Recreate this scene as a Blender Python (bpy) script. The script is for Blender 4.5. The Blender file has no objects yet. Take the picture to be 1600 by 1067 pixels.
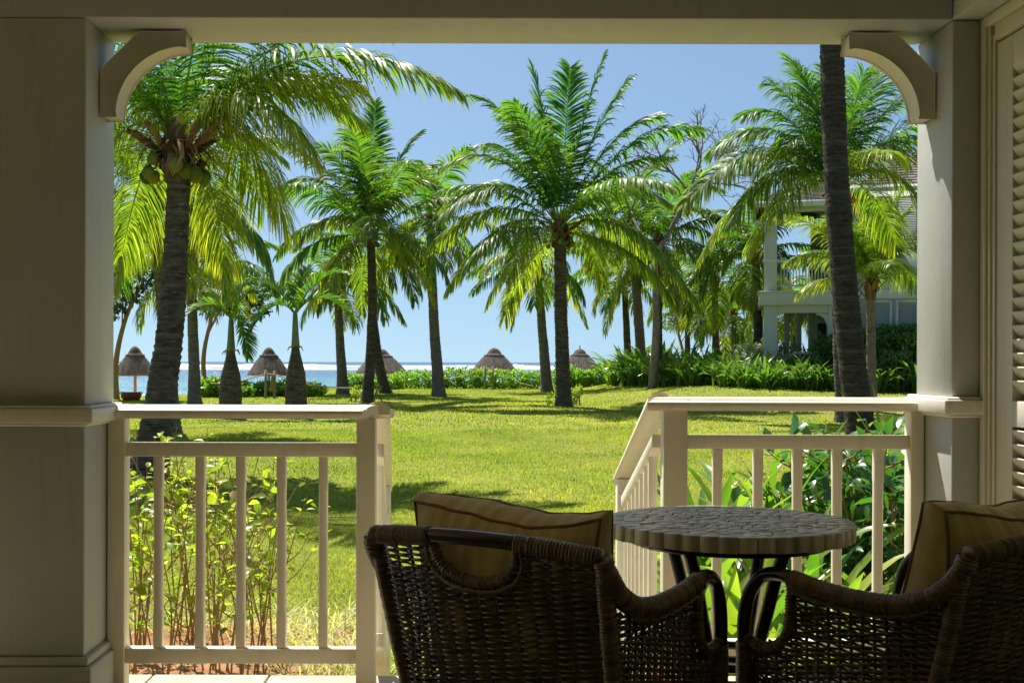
import bpy, math
import numpy as np
from mathutils import Vector

R = math.radians
scene = bpy.context.scene
COL = scene.collection

# ------------------------------------------------------------------ camera, light, exposure
F, VX, VY, H = 1850.0, 740.0, 566.0, 1.15            # focal length and vanishing point in photo pixels, eye height


def P(px, py, d):
    """point at depth d seen at photo pixel (px, py)"""
    return np.array([(px - VX) * d / F, d, H + (VY - py) * d / F])


cam = bpy.data.cameras.new('camera')
camo = bpy.data.objects.new('camera', cam)
COL.objects.link(camo)
camo.location = (0, 0, H)
camo.rotation_euler = (R(90), R(-0.15), 0)
cam.sensor_width = 36
cam.lens = 36 * F / 1600
cam.shift_x = (800 - VX) / 1600
cam.shift_y = (VY - 533.5) / 1600
cam.clip_start = 0.05
cam.clip_end = 60000
scene.camera = camo

SUN_TO = Vector((-0.50, 1.0, 1.92)).normalized()      # towards the sun: ahead, to the left, high
world = bpy.data.worlds.new('World')
scene.world = world
world.use_nodes = True
wn = world.node_tree
wn.nodes.clear()
sky = wn.nodes.new('ShaderNodeTexSky')
sky.sky_type = 'NISHITA'
sky.sun_disc = False
sky.sun_elevation = math.asin(SUN_TO.z)
sky.sun_rotation = math.atan2(SUN_TO.x, SUN_TO.y)
sky.altitude = 0
sky.air_density = 1.0
sky.dust_density = 1.0
sky.ozone_density = 1.7
bg = wn.nodes.new('ShaderNodeBackground')
bg.inputs[1].default_value = 0.058
wo = wn.nodes.new('ShaderNodeOutputWorld')
tc_ = wn.nodes.new('ShaderNodeTexCoord')              # look a few degrees up: keeps the murky band under the sea line
up_ = wn.nodes.new('ShaderNodeVectorMath')
up_.operation = 'ADD'
up_.inputs[1].default_value = (0, 0, .12)
nm_ = wn.nodes.new('ShaderNodeVectorMath')
nm_.operation = 'NORMALIZE'
wn.links.new(tc_.outputs['Generated'], up_.inputs[0])
wn.links.new(up_.outputs[0], nm_.inputs[0])
wn.links.new(nm_.outputs[0], sky.inputs[0])
wb = wn.nodes.new('ShaderNodeMix')                       # white balance of the whole sky
wb.data_type = 'RGBA'
wb.blend_type = 'MULTIPLY'
wb.inputs[0].default_value = 1
wb.inputs[7].default_value = (.97, 1.09, 1.10, 1)
wn.links.new(sky.outputs[0], wb.inputs[6])
wn.links.new(wb.outputs[2], bg.inputs[0])
wn.links.new(bg.outputs[0], wo.inputs[0])

sl = bpy.data.lights.new('sun', 'SUN')
sl.energy = 5.0
sl.angle = R(0.53)
sl.color = (1.0, 0.95, 0.86)
so = bpy.data.objects.new('sun', sl)
COL.objects.link(so)
so.rotation_euler = (-SUN_TO).to_track_quat('-Z', 'Y').to_euler()
so.location = (-20, 40, 70)

scene.view_settings.view_transform = 'Standard'
scene.view_settings.look = 'None'
scene.view_settings.gamma = 1
scene.view_settings.use_curve_mapping = False
scene.view_settings.exposure = 1.0
scene.render.engine = 'CYCLES'
scene.cycles.max_bounces = 10
scene.cycles.diffuse_bounces = 6
scene.cycles.transmission_bounces = 6
scene.cycles.glossy_bounces = 4
scene.cycles.caustics_reflective = False
scene.cycles.caustics_refractive = False
scene.cycles.use_denoising = True

# ------------------------------------------------------------------ mesh helpers
ORG = {}


class MB:
    def __init__(s):
        s.V, s.Q, s.T, s.C, s.n = [], [], [], [], 0

    def add(s, v, q=None, t=None, tint=(0, .5, 0)):
        v = np.asarray(v, float).reshape(-1, 3)
        s.V.append(v)
        if q is not None and len(q):
            s.Q.append(np.asarray(q, int).reshape(-1, 4) + s.n)
        if t is not None and len(t):
            s.T.append(np.asarray(t, int).reshape(-1, 3) + s.n)
        c = np.asarray(tint, float)
        if c.ndim == 1:
            c = np.tile(c, (len(v), 1))
        s.C.append(c)
        s.n += len(v)
        return s

    def box(s, x0, x1, y0, y1, z0, z1, tint=(0, .5, 0)):
        v = [(x, y, z) for z in (z0, z1) for y in (y0, y1) for x in (x0, x1)]
        s.add(v, [(0, 2, 3, 1), (4, 5, 7, 6), (0, 1, 5, 4), (2, 6, 7, 3), (0, 4, 6, 2), (1, 3, 7, 5)], tint=tint)
        return s

    def grid(s, v, nu, nv, closed_u=False, flip=False, tint=(0, .5, 0)):
        """v is (nv, nu, 3)"""
        i = np.arange(nv - 1)[:, None] * nu
        ju = np.arange(nu if closed_u else nu - 1)[None, :]
        j2 = (ju + 1) % nu
        q = np.stack([i + ju, i + j2, i + nu + j2, i + nu + ju], -1).reshape(-1, 4)
        if flip:
            q = q[:, ::-1]
        s.add(v, q, tint=tint)
        return s

    def tube(s, pts, rad, ns=8, caps=True, tint=(0, .5, 0)):
        pts = np.asarray(pts, float)
        n = len(pts)
        rad = np.broadcast_to(np.asarray(rad, float), (n,))
        T = np.gradient(pts, axis=0)
        T /= np.linalg.norm(T, axis=1)[:, None] + 1e-12
        a = np.array([0, 0, 1.0]) if abs(T[0][2]) < .9 else np.array([1.0, 0, 0])
        U = np.zeros_like(T)
        u = a - T[0] * (a @ T[0])
        for i in range(n):
            u = u - T[i] * (u @ T[i])
            u /= np.linalg.norm(u) + 1e-12
            U[i] = u
        W = np.cross(T, U)
        an = np.arange(ns) * 2 * math.pi / ns
        v = pts[:, None] + rad[:, None, None] * (np.cos(an)[None, :, None] * U[:, None] + np.sin(an)[None, :, None] * W[:, None])
        c = np.asarray(tint, float)
        if c.ndim == 2:
            c = np.repeat(c, ns, 0)
        s.grid(v.reshape(-1, 3), ns, n, closed_u=True, tint=c)
        if caps:
            b = s.n - n * ns
            for row, rev in ((0, True), (n - 1, False)):
                ring = b + row * ns + np.arange(ns)
                ctr = pts[row][None]
                cc = c[row * ns][None] if c.ndim == 2 else c
                s.add(ctr, tint=cc)
                k = s.n - 1
                r2 = np.roll(ring, -1)
                t = np.stack([np.full(ns, k), r2, ring] if rev else [np.full(ns, k), ring, r2], -1)
                s.T.append(t)
        return s

    def lathe(s, prof, ns=24, at=(0, 0, 0), tint=(0, .5, 0), wob=None):
        prof = np.asarray(prof, float)
        an = np.arange(ns) * 2 * math.pi / ns
        r = prof[:, 0][:, None] * np.ones(ns)
        z = prof[:, 1][:, None] * np.ones(ns)
        if wob is not None:
            r = r * wob
        v = np.stack([r * np.cos(an), r * np.sin(an), z], -1) + np.asarray(at)
        s.grid(v.reshape(-1, 3), ns, len(prof), closed_u=True, tint=tint)
        return s

    def prism(s, poly, y0, y1, axis='y', tint=(0, .5, 0)):
        """poly in the (x,z) plane extruded along y (or (y,z) along x); fan from strips of pairs when given as two equal chains"""
        p = np.asarray(poly, float)
        n = len(p)
        def lift(c):
            if axis == 'y':
                return np.stack([p[:, 0], np.full(n, c), p[:, 1]], -1)
            return np.stack([np.full(n, c), p[:, 0], p[:, 1]], -1)
        v = np.concatenate([lift(y0), lift(y1)])
        i = np.arange(n)
        j = (i + 1) % n
        q = np.stack([i, j, n + j, n + i], -1)
        h = n // 2
        caps = []
        for k in range(h - 1):                        # ladder triangulation between chain 0..h-1 and chain n-1..h
            a, b, c, d = k, k + 1, n - 2 - k, n - 1 - k
            caps += [(a, b, c, d), (n + d, n + c, n + b, n + a)]
        t = []
        if n % 2:
            t = [(h - 1, h, h + 1), (n + h + 1, n + h, n + h - 1)]
        s.add(v, np.concatenate([q, np.array(caps)]), t, tint=tint)
        return s

    def build(s, name, mat, parent=None, smooth=False, local=False, org=None, bevel=0):
        V = np.concatenate(s.V)
        C = np.concatenate(s.C)
        o3 = np.zeros(3)
        if org is not None:
            o3 = np.asarray(org, float)
        elif parent is not None and not local:
            o3 = ORG[parent.name]
        V = V - o3
        nq = sum(len(x) for x in s.Q)
        ntr = sum(len(x) for x in s.T)
        li = []
        if nq:
            li.append(np.concatenate(s.Q).ravel())
        if ntr:
            li.append(np.concatenate(s.T).ravel())
        li = np.concatenate(li)
        starts = np.concatenate([np.arange(nq) * 4, nq * 4 + np.arange(ntr) * 3])
        me = bpy.data.meshes.new(name)
        me.vertices.add(len(V))
        me.vertices.foreach_set('co', V.astype(np.float32).ravel())
        me.loops.add(len(li))
        me.loops.foreach_set('vertex_index', li.astype(np.int32))
        me.polygons.add(nq + ntr)
        me.polygons.foreach_set('loop_start', starts.astype(np.int32))
        if smooth:
            me.polygons.foreach_set('use_smooth', np.ones(nq + ntr, bool))
        me.update(calc_edges=True)
        ca = me.attributes.new('tint', 'FLOAT_COLOR', 'POINT')
        ca.data.foreach_set('color', np.concatenate([C, np.ones((len(C), 1))], 1).astype(np.float32).ravel())
        me.materials.append(mat)
        ob = bpy.data.objects.new(name, me)
        COL.objects.link(ob)
        if parent is not None:
            ob.parent = parent
            ORG[ob.name] = ORG[parent.name]
        else:
            ob.location = o3
            ORG[ob.name] = o3
        if bevel:
            b = ob.modifiers.new('bevel', 'BEVEL')
            b.width = bevel
            b.segments = 2
            b.limit_method = 'ANGLE'
            b.angle_limit = R(50)
        return ob


def thing(name, label, cat, loc, group=None, rz=0.0):
    o = bpy.data.objects.new(name, None)
    COL.objects.link(o)
    o.empty_display_size = .2
    o.location = loc
    o.rotation_euler = (0, 0, rz)
    o['label'] = label
    o['category'] = cat
    if group:
        o['group'] = group
    ORG[o.name] = np.asarray(loc, float)
    return o


def tag(o, label, cat, group=None):
    o['label'] = label
    o['category'] = cat
    if group:
        o['group'] = group
    return o


def kind(o, k):
    o['kind'] = k
    return o


# ------------------------------------------------------------------ materials
class NT:
    def __init__(s, name):
        s.m = bpy.data.materials.new(name)
        s.m.use_nodes = True
        s.t = s.m.node_tree
        s.t.nodes.clear()
        s.out = s.t.nodes.new('ShaderNodeOutputMaterial')

    def n(s, ty, ins=None, **kw):
        x = s.t.nodes.new(ty)
        for k, v in kw.items():
            setattr(x, k, v)
        for k, v in (ins or {}).items():
            if isinstance(v, bpy.types.NodeSocket):
                s.t.links.new(v, x.inputs[k])
            else:
                if isinstance(v, tuple) and len(v) == 3 and x.inputs[k].type == 'RGBA':
                    v = (*v, 1)
                x.inputs[k].default_value = v
        return x

    def mix(s, f, a, b, mode='MIX'):
        x = s.n('ShaderNodeMix', data_type='RGBA', blend_type=mode)
        for k, v in ((0, f), (6, a), (7, b)):
            if isinstance(v, bpy.types.NodeSocket):
                s.t.links.new(v, x.inputs[k])
            else:
                x.inputs[k].default_value = (*v, 1) if isinstance(v, tuple) else v
        return x.outputs[2]

    def math(s, op, a, b=0.0, c=0.0):
        x = s.n('ShaderNodeMath', operation=op)
        for k, v in ((0, a), (1, b), (2, c)):
            if isinstance(v, bpy.types.NodeSocket):
                s.t.links.new(v, x.inputs[k])
            else:
                x.inputs[k].default_value = v
        return x.outputs[0]

    def ramp(s, f, lo, hi, a=0.0, b=1.0):
        x = s.n('ShaderNodeMapRange', {0: f, 1: lo, 2: hi, 3: a, 4: b}, clamp=True)
        return x.outputs[0]

    def noise(s, vec, scale, detail=5, rough=.55, dist=0.0):
        return s.n('ShaderNodeTexNoise', {'Vector': vec, 'Scale': scale, 'Detail': detail, 'Roughness': rough, 'Distortion': dist}).outputs[0]

    def coords(s, stretch=(1, 1, 1)):
        c = s.n('ShaderNodeTexCoord').outputs['Object']
        return s.n('ShaderNodeMapping', {0: c, 3: stretch}).outputs[0]

    def bump(s, h, strength=.3, dist=.01, nrm=None):
        ins = {'Height': h, 'Strength': strength, 'Distance': dist}
        if nrm is not None:
            ins['Normal'] = nrm
        return s.n('ShaderNodeBump', ins).outputs[0]

    def bsdf(s, col, rough=.5, nrm=None, spec=.5, **ex):
        ins = {'Base Color': col, 'Roughness': rough, 'Specular IOR Level': spec}
        if nrm is not None:
            ins['Normal'] = nrm
        ins.update(ex)
        return s.n('ShaderNodeBsdfPrincipled', ins).outputs[0]

    def done(s, sh):
        s.t.links.new(sh, s.out.inputs[0])
        return s.m


def mat_plain(name, c1, c2, scale=6, rough=.6, bump=.15, bscale=80, bdist=.004, spec=.4, stretch=(1, 1, 1), use_tint=False, lo=.35, hi=.65):
    t = NT(name)
    co = t.coords(stretch)
    f = t.ramp(t.noise(co, scale), lo, hi)
    col = t.mix(f, c1, c2)
    if use_tint:
        a = t.n('ShaderNodeAttribute', attribute_name='tint')
        sp = t.n('ShaderNodeSeparateColor', {0: a.outputs['Color']})
        col = t.mix(1.0, col, t.n('ShaderNodeCombineColor', {0: t.math('MULTIPLY', sp.outputs[1], 2), 1: t.math('MULTIPLY', sp.outputs[1], 2), 2: t.math('MULTIPLY', sp.outputs[1], 2)}).outputs[0], 'MULTIPLY')
    nr = t.bump(t.noise(co, bscale, 4), bump, bdist)
    return t.done(t.bsdf(col, rough, nr, spec))


def mat_paint(name, base, dirt, wear=.5):
    """brushed or rendered paint: faint mottling, streaks down the face, hairline grime"""
    t = NT(name)
    co = t.coords()
    st = t.coords((9, 9, .7))
    f = t.ramp(t.noise(co, 2.2, 6, .65), .42, .75, 0, .55 * wear)
    g = t.ramp(t.noise(st, 2.5, 4), .55, .8, 0, .5 * wear)
    sp = t.ramp(t.noise(co, 70, 2), .70, .76, 0, .6 * wear)
    col = t.mix(f, base, dirt)
    col = t.mix(g, col, tuple(.8 * x for x in dirt))
    col = t.mix(sp, col, tuple(.45 * x for x in dirt))
    n1 = t.bump(t.noise(co, 22, 5), .25, .004)
    n2 = t.bump(t.noise(co, 190, 3), .25, .0012, n1)
    return t.done(t.bsdf(col, t.ramp(t.noise(co, 5), .3, .7, .42, .6), n2, .4))


def mat_leaf(name, green, yellow, brown=(.20, .11, .04), trans=.45, rough=.38, spec=.5, warm=(1.5, 1.9, .6), stripe=0):
    """leaf blade: tint.r runs green to yellow, tint.g is how pale the blade is, tint.b runs to dry brown"""
    t = NT(name)
    a = t.n('ShaderNodeAttribute', attribute_name='tint')
    sp = t.n('ShaderNodeSeparateColor', {0: a.outputs['Color']})
    co = t.coords()
    col = t.mix(sp.outputs[0], green, yellow)
    col = t.mix(sp.outputs[2], col, brown)
    v = t.math('ADD', t.math('MULTIPLY', sp.outputs[1], .9), .55)
    v = t.math('MULTIPLY', v, t.ramp(t.noise(co, 3.0, 3), .3, .7, .8, 1.2))
    vv = t.n('ShaderNodeCombineColor', {0: v, 1: v, 2: v}).outputs[0]
    col = t.mix(1.0, col, vv, 'MULTIPLY')
    tc = t.mix(1.0, col, warm, 'MULTIPLY')
    p = t.bsdf(col, rough, None, spec)
    tr = t.n('ShaderNodeBsdfTranslucent', {0: tc}).outputs[0]
    return t.done(t.n('ShaderNodeMixShader', {0: trans, 1: p, 2: tr}).outputs[0])


M = {}
M['paint'] = mat_paint('cream_paint', (.70, .665, .56), (.56, .52, .41), .7)
M['render'] = mat_paint('rendered_wall', (.44, .45, .41), (.355, .355, .305), 1.0)
M['rail'] = mat_paint('railing_paint', (.80, .75, .61), (.62, .56, .42), .9)
M['shutter'] = mat_paint('shutter_paint', (.58, .545, .43), (.45, .41, .31), .6)
M['inner'] = mat_paint('warm_inner_wall', (.76, .68, .46), (.66, .57, .36), .6)
M['floor'] = mat_plain('stone_floor', (.43, .37, .27), (.32, .27, .19), 5, .7, .3, 60, .006)
M['ceil'] = mat_paint('ceiling_paint', (.74, .68, .50), (.64, .57, .40), .5)
M['house'] = mat_paint('house_paint', (.44, .49, .47), (.36, .40, .38), .7)
M['housetrim'] = mat_paint('house_trim', (.54, .59, .57), (.45, .49, .47), .5)
M['houselouvre'] = mat_plain('grey_shutter', (.36, .40, .40), (.30, .34, .34), 3, .6)
M['shingle'] = mat_plain('roof_shingle', (.155, .125, .11), (.09, .075, .068), 3, .85, .5, 30, .02, use_tint=True)
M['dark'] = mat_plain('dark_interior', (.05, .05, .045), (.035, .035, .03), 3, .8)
M['soil'] = mat_plain('soil', (.36, .19, .09), (.24, .12, .055), 3, .95, .8, 45, .03, .1)
M['sand'] = mat_plain('sand', (.66, .58, .45), (.55, .47, .35), 1.5, .95, .4, 20, .03, .1)

FROND_G, FROND_Y = (.058, .162, .024), (.46, .40, .045)
M['frond'] = mat_leaf('palm_frond', FROND_G, FROND_Y, trans=.48, rough=.44, spec=.36)
M['frond_far'] = mat_leaf('palm_frond_deep', (.052, .132, .022), FROND_Y, trans=.48, rough=.42, spec=.36)
M['frond_young'] = mat_leaf('palm_frond_young', (.075, .15, .022), (.45, .40, .05), trans=.5, rough=.40, spec=.4)
M['strap'] = mat_leaf('strap_leaf', (.065, .17, .026), (.38, .42, .06), trans=.42, rough=.26, spec=.6)
M['bedleaf'] = mat_leaf('bed_leaf', (.062, .155, .032), (.26, .33, .06), trans=.38, rough=.3, spec=.6)
M['hedge'] = mat_leaf('hedge_leaf', (.12, .24, .03), (.36, .42, .05), trans=.5, rough=.4, spec=.4)
M['shrub'] = mat_leaf('shrub_leaf', (.13, .20, .025), (.42, .42, .05), trans=.52, rough=.4, spec=.35)
M['darkshrub'] = mat_leaf('dark_shrub_leaf', (.050, .135, .030), (.12, .22, .04), trans=.36, rough=.26, spec=.6)
M['tree'] = mat_leaf('tree_leaf', (.03, .075, .018), (.12, .19, .03), trans=.35, rough=.4, spec=.4)
M['pale'] = mat_leaf('variegated_leaf', (.16, .22, .12), (.55, .56, .42), trans=.3, rough=.45, spec=.4)
M['dry'] = mat_leaf('dry_grass', (.42, .36, .20), (.60, .54, .38), trans=.35, rough=.6, spec=.2)
M['blade'] = mat_leaf('grass_blade', (.17, .215, .026), (.44, .39, .08), trans=.5, rough=.55, spec=.2)


def mat_trunk(name, dark, mid, pale, ring=14.0, spots=.5):
    t = NT(name)
    co = t.coords()
    flat = t.coords((1, 1, 3.2))
    f = t.ramp(t.noise(flat, 4.5, 7, .7), .36, .66)
    col = t.mix(f, dark, mid)
    g = t.ramp(t.noise(flat, 11, 6, .7), .56, .70, 0, spots)
    col = t.mix(g, col, pale)
    band = t.ramp(t.noise(t.coords((.8, .8, 15)), 1.0, 5, .75, .4), .52, .66, 0, .55)
    col = t.mix(band, col, tuple(.62 * x for x in pale))
    v = t.n('ShaderNodeTexVoronoi', {'Vector': co, 'Scale': 13.0}).outputs[0]
    g2 = t.ramp(v, .06, .16, .9 * spots, 0)
    g2 = t.math('MULTIPLY', g2, t.ramp(t.noise(co, 2.0, 3), .45, .6))
    col = t.mix(g2, col, tuple(1.25 * x for x in pale))
    fine = t.noise(t.coords((1, 1, .4)), 60, 5, .7)
    nr = t.bump(fine, .6, .012)
    nr = t.bump(t.noise(flat, 14, 5, .7), .6, .02, nr)
    return t.done(t.bsdf(col, .9, nr, .15))


M['trunk_dark'] = mat_trunk('dark_palm_trunk', (.034, .028, .021), (.125, .104, .080), (.34, .31, .265), spots=.62)
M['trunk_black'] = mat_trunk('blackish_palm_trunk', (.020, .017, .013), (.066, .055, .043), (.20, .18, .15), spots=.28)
M['trunk_grey'] = mat_trunk('grey_palm_trunk', (.085, .075, .062), (.23, .205, .17), (.40, .375, .335), spots=.6)
M['trunk_tan'] = mat_trunk('tan_palm_trunk', (.12, .095, .07), (.24, .195, .15), (.36, .32, .27), spots=.4)
M['boot'] = mat_plain('palm_fibre', (.20, .125, .06), (.10, .06, .03), 9, .9, .8, 50, .02, .1, (1, 1, .3), use_tint=True)
M['nut'] = mat_plain('coconut_husk', (.095, .145, .018), (.155, .15, .022), 5, .6, .2, 30, .004, .25, use_tint=True)
M['nutorange'] = mat_plain('orange_coconut_husk', (.42, .20, .035), (.34, .15, .03), 5, .5, .1, 30, .004, .4, use_tint=True)
M['wood'] = mat_plain('twig_bark', (.36, .24, .12), (.24, .15, .07), 20, .85, .4, 90, .003, .2)
M['bark'] = mat_plain('pale_bark', (.26, .23, .19), (.15, .13, .105), 6, .9, .5, 40, .01, .2)
M['crownshaft'] = mat_plain('green_crownshaft', (.11, .17, .06), (.16, .20, .09), 5, .4, .1, 40, .004)
M['thatch'] = mat_plain('thatch', (.215, .19, .165), (.12, .105, .09), 5, .95, .9, 40, .03, .1, (6, 6, .7), use_tint=True)
M['thatchcap'] = mat_plain('thatch_cap', (.13, .105, .09), (.07, .055, .045), 7, .9, .7, 40, .02, .2, use_tint=True)
M['pole'] = mat_plain('pole_wood', (.40, .25, .12), (.28, .17, .08), 6, .7, .3, 40, .006, stretch=(4, 4, .5))
M['greypole'] = mat_plain('weathered_pole', (.26, .24, .21), (.17, .155, .13), 6, .8, .3, 40, .006, stretch=(4, 4, .5))
M['rope'] = mat_plain('rope', (.55, .43, .24), (.42, .32, .17), 30, .9, .6, 120, .004)
M['cane'] = mat_plain('dark_cane', (.030, .017, .009), (.014, .009, .006), 9, .22, .15, 70, .002, .6)
t = NT('woven_rattan')
co = t.coords()
a = t.n('ShaderNodeAttribute', attribute_name='tint')
sp = t.n('ShaderNodeSeparateColor', {0: a.outputs['Color']})
c = t.mix(t.ramp(t.noise(co, 14, 4), .35, .65), (.115, .070, .034), (.034, .022, .012))
c = t.mix(sp.outputs[0], c, (.26, .14, .055))
c = t.mix(t.ramp(t.noise(co, 55, 3), .6, .75, 0, .5), c, (.11, .07, .035))
M['rattan'] = t.done(t.bsdf(c, t.ramp(t.noise(co, 30), .3, .7, .16, .30), t.bump(t.noise(co, 220, 3), .2, .001), .9))
M['tile'] = mat_plain('stone_tile', (.66, .58, .48), (.54, .465, .38), 9, .22, .3, 120, .0015, 1.0, use_tint=True)
M['grout'] = mat_plain('dark_grout', (.11, .09, .065), (.075, .06, .045), 20, .9, .5, 120, .003)

t = NT('cushion_stripe')
co = t.n('ShaderNodeTexCoord').outputs['Object']
sx = t.n('ShaderNodeSeparateXYZ', {0: co}).outputs
wv = t.math('SINE', t.math('MULTIPLY', sx[0], 150.0))
wv2 = t.math('SINE', t.math('ADD', t.math('MULTIPLY', sx[0], 61.0), 1.0))
f = t.math('ADD', t.ramp(wv, -.2, .6, 0, .5), t.ramp(wv2, -.1, .4, 0, .5))
c = t.mix(f, (.60, .45, .19), (.76, .63, .38))
c = t.mix(t.ramp(t.noise(co, 6, 4), .45, .75, 0, .5), c, (.52, .39, .17))
M['cushion'] = t.done(t.bsdf(c, .85, t.bump(t.noise(co, 300, 2), .4, .001, t.bump(t.noise(co, 9, 4), .35, .02)), .2, **{'Sheen Weight': .25}))
M['piping'] = mat_plain('cushion_piping', (.26, .20, .10), (.20, .15, .075), 30, .85)

# lawn ground under the blades
t = NT('lawn')
co = t.n('ShaderNodeTexCoord').outputs['Object']
n1 = t.ramp(t.noise(co, .22, 5, .6), .35, .65)
n2 = t.ramp(t.noise(co, 1.3, 5, .65), .35, .7)
n3 = t.noise(co, 24, 4, .7)
n4 = t.noise(co, 90, 3, .7)
c = t.mix(n1, (.200, .225, .030), (.275, .255, .048))
c = t.mix(t.math('MULTIPLY', n2, .65), c, (.150, .200, .026))
c = t.mix(t.ramp(n3, .45, .75, 0, .6), c, (.33, .30, .08))
c = t.mix(t.ramp(n4, .52, .75, 0, .7), c, (.055, .085, .012))
c = t.mix(t.ramp(t.noise(co, .55, 4), .60, .74, 0, .6), c, (.31, .235, .085))
nr = t.bump(n3, .5, .03)
nr = t.bump(n4, .7, .02, nr)
M['lawn'] = t.done(t.bsdf(c, .9, nr, .1))

# sea
t = NT('sea_water')
co = t.n('ShaderNodeTexCoord').outputs['Object']
sx = t.n('ShaderNodeSeparateXYZ', {0: co}).outputs
yy = sx[1]
stw = t.n('ShaderNodeMapping', {0: co, 3: (.35, 1, 1)}).outputs[0]
deep = t.mix(t.ramp(yy, 75, 260), (.040, .25, .255), (.016, .09, .15))
deep = t.mix(t.ramp(yy, 300, 900), deep, (.014, .055, .105))
deep = t.mix(t.ramp(t.noise(stw, .05, 5), .45, .62, 0, .65), deep, (.010, .055, .105))
fo = t.n('ShaderNodeMapping', {0: co, 3: (.22, 1, 1)}).outputs[0]
band = t.math('MULTIPLY', t.ramp(yy, 420, 560), t.ramp(yy, 1500, 950))
fm = t.ramp(t.noise(fo, .014, 8, .7), .49, .55)
foam = t.math('MULTIPLY', band, fm)
band2 = t.math('MULTIPLY', t.ramp(yy, 90, 240), t.ramp(yy, 500, 300))
foam2 = t.math('MULTIPLY', band2, t.ramp(t.noise(t.n('ShaderNodeMapping', {0: co, 3: (.10, 1, 1)}).outputs[0], .09, 6, .7), .62, .70, 0, .7))
foam = t.math('MAXIMUM', foam, foam2)
c = t.mix(foam, deep, (.82, .86, .88))
w1 = t.noise(stw, .45, 5, .6)
w2 = t.noise(stw, 2.6, 4, .6)
nr = t.bump(w1, .9, .9)
nr = t.bump(w2, .6, .12, nr)
M['sea'] = t.done(t.bsdf(c, t.ramp(foam, 0, 1, .22, .8), nr, .25))
M['surf'] = mat_plain('surf_foam', (.84, .87, .89), (.66, .74, .78), .2, .9, .3, 2, .2)

# ------------------------------------------------------------------ the ground
rng = np.random.default_rng(7)


def sstep(a, b, x):
    t = np.clip((np.asarray(x, float) - a) / (b - a), 0, 1)
    return t * t * (3 - 2 * t)


def gz(x, y):
    """height of the lawn"""
    x = np.asarray(x, float)
    y = np.asarray(y, float)
    z = -.45 + .35 * (np.clip(y, 6, 62) - 6) / 54
    und = .05 * np.sin(x * .31 + 1.0) * np.sin(y * .23) + .03 * np.sin(x * .8 + y * .5)
    z = z + .56 * sstep(3.2, 8.8, x) * sstep(29.5, 40.5, y)
    return z + und * sstep(9, 20, y) * (1 - sstep(36, 50, y) * .7)


def edge(x):
    """how far the lawn runs out to the beach"""
    return 45.5 + 16.5 * sstep(-13.5, -4.0, x) + .8 * np.sin(np.asarray(x, float) * .7)


xs = np.concatenate([np.linspace(-70, -18, 27), np.linspace(-17.5, 17.5, 141), np.linspace(18, 75, 29)])
ts = np.linspace(0, 1, 200) ** 1.0
X = np.repeat(xs[None], len(ts), 0)
Y = -40 + (edge(xs)[None] + 40) * ts[:, None]
Z = gz(X, Y)
m = MB().grid(np.stack([X, Y, Z], -1).reshape(-1, 3), len(xs), len(ts))
kind(m.build('lawn', M['lawn'], smooth=True), 'structure')

d = np.array([-.6, 0, .8, 2.0, 3.5, 5.5, 9, 16, 30])
dz = np.array([-.03, .012, .0, -.12, -.9, -1.5, -2.0, -2.6, -4.0])
Xb = np.repeat(xs[None], len(d), 0)
Yb = edge(xs)[None] + d[:, None]
Zb = gz(Xb, edge(Xb)) + dz[:, None] + .03 * np.sin(Xb * 1.7 + Yb)* (dz[:, None] < -.05)
m = MB().grid(np.stack([Xb, Yb, Zb], -1).reshape(-1, 3), len(xs), len(d))
kind(m.build('beach', M['sand'], smooth=True), 'structure')

m = MB()
ys = np.array([49, 60, 80, 120, 200, 400, 800, 1600, 4000, 12000, 40000.])
for a, b in zip(ys[:-1], ys[1:]):
    pass
xx = np.array([-1, -.4, 0, .4, 1.])
m.grid(np.stack([xx[None] * (ys[:, None] * 1.6 + 80), np.repeat(ys[:, None], 5, 1), np.full((len(ys), 5), -2.0)], -1).reshape(-1, 3), 5, len(ys))
kind(m.build('sea', M['sea']), 'structure')

# surf breaking on the reef: low broken ridges of white water
m = MB()
for row, (yy, hh) in enumerate([(520, .9), (640, 1.5), (780, 1.7), (960, 1.9), (1250, 2.2)]):
    x = np.linspace(-yy * .75, yy * .8, 700)
    e = np.zeros_like(x)
    for k in range(1, 9):
        e += np.sin(x * .006 * 1.9 ** k + rng.uniform(0, 6.3)) / 1.25 ** k
    big = np.clip(np.sin(x * 6.3 / (yy * .55) + rng.uniform(0, 6)) * .8 + .35, 0, 1)
    hgt = np.clip(.35 + .35 * e, 0, 1.6) * hh * big
    if row == 1:
        hgt += 2.3 * np.exp(-((x - 20) / 16) ** 2) * (.7 + .3 * rng.random(len(x)))
    yv = yy + 10 * np.sin(x * .011 + row)
    v = np.stack([np.stack([x, yv - 3, np.full_like(x, -2.1)], -1), np.stack([x, yv, -2.05 + hgt], -1), np.stack([x, yv + 5, np.full_like(x, -2.1)], -1)])
    m.grid(v.reshape(-1, 3), len(x), 3)
kind(m.build('surf', M['surf'], smooth=True), 'stuff')

# planting beds either side of the steps
def sheet(name, mat, xa, xb, ya, yb, off, n=40, wob=.12):
    u = np.linspace(0, 1, n)
    r2 = np.random.default_rng(len(name) + abs(int(xa * 10)))
    A, B = np.meshgrid(u, u)
    Xs = xa + (xb - xa) * A
    far = yb + wob * np.sin(u * 17 + 1) + wob * .6 * np.sin(u * 41)
    Ys = ya + (far[None, :] - ya) * B
    Zs = gz(Xs, Ys) + off + r2.uniform(0, .02, Xs.shape) * np.sin(np.pi * A) * np.sin(np.pi * B) + .05 * np.sin(np.pi * np.clip(A, 0, 1)) * np.sin(np.pi * B)
    o = MB().grid(np.stack([Xs, Ys, Zs], -1).reshape(-1, 3), n, n).build(name, mat, smooth=True)
    return kind(o, 'structure')


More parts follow.
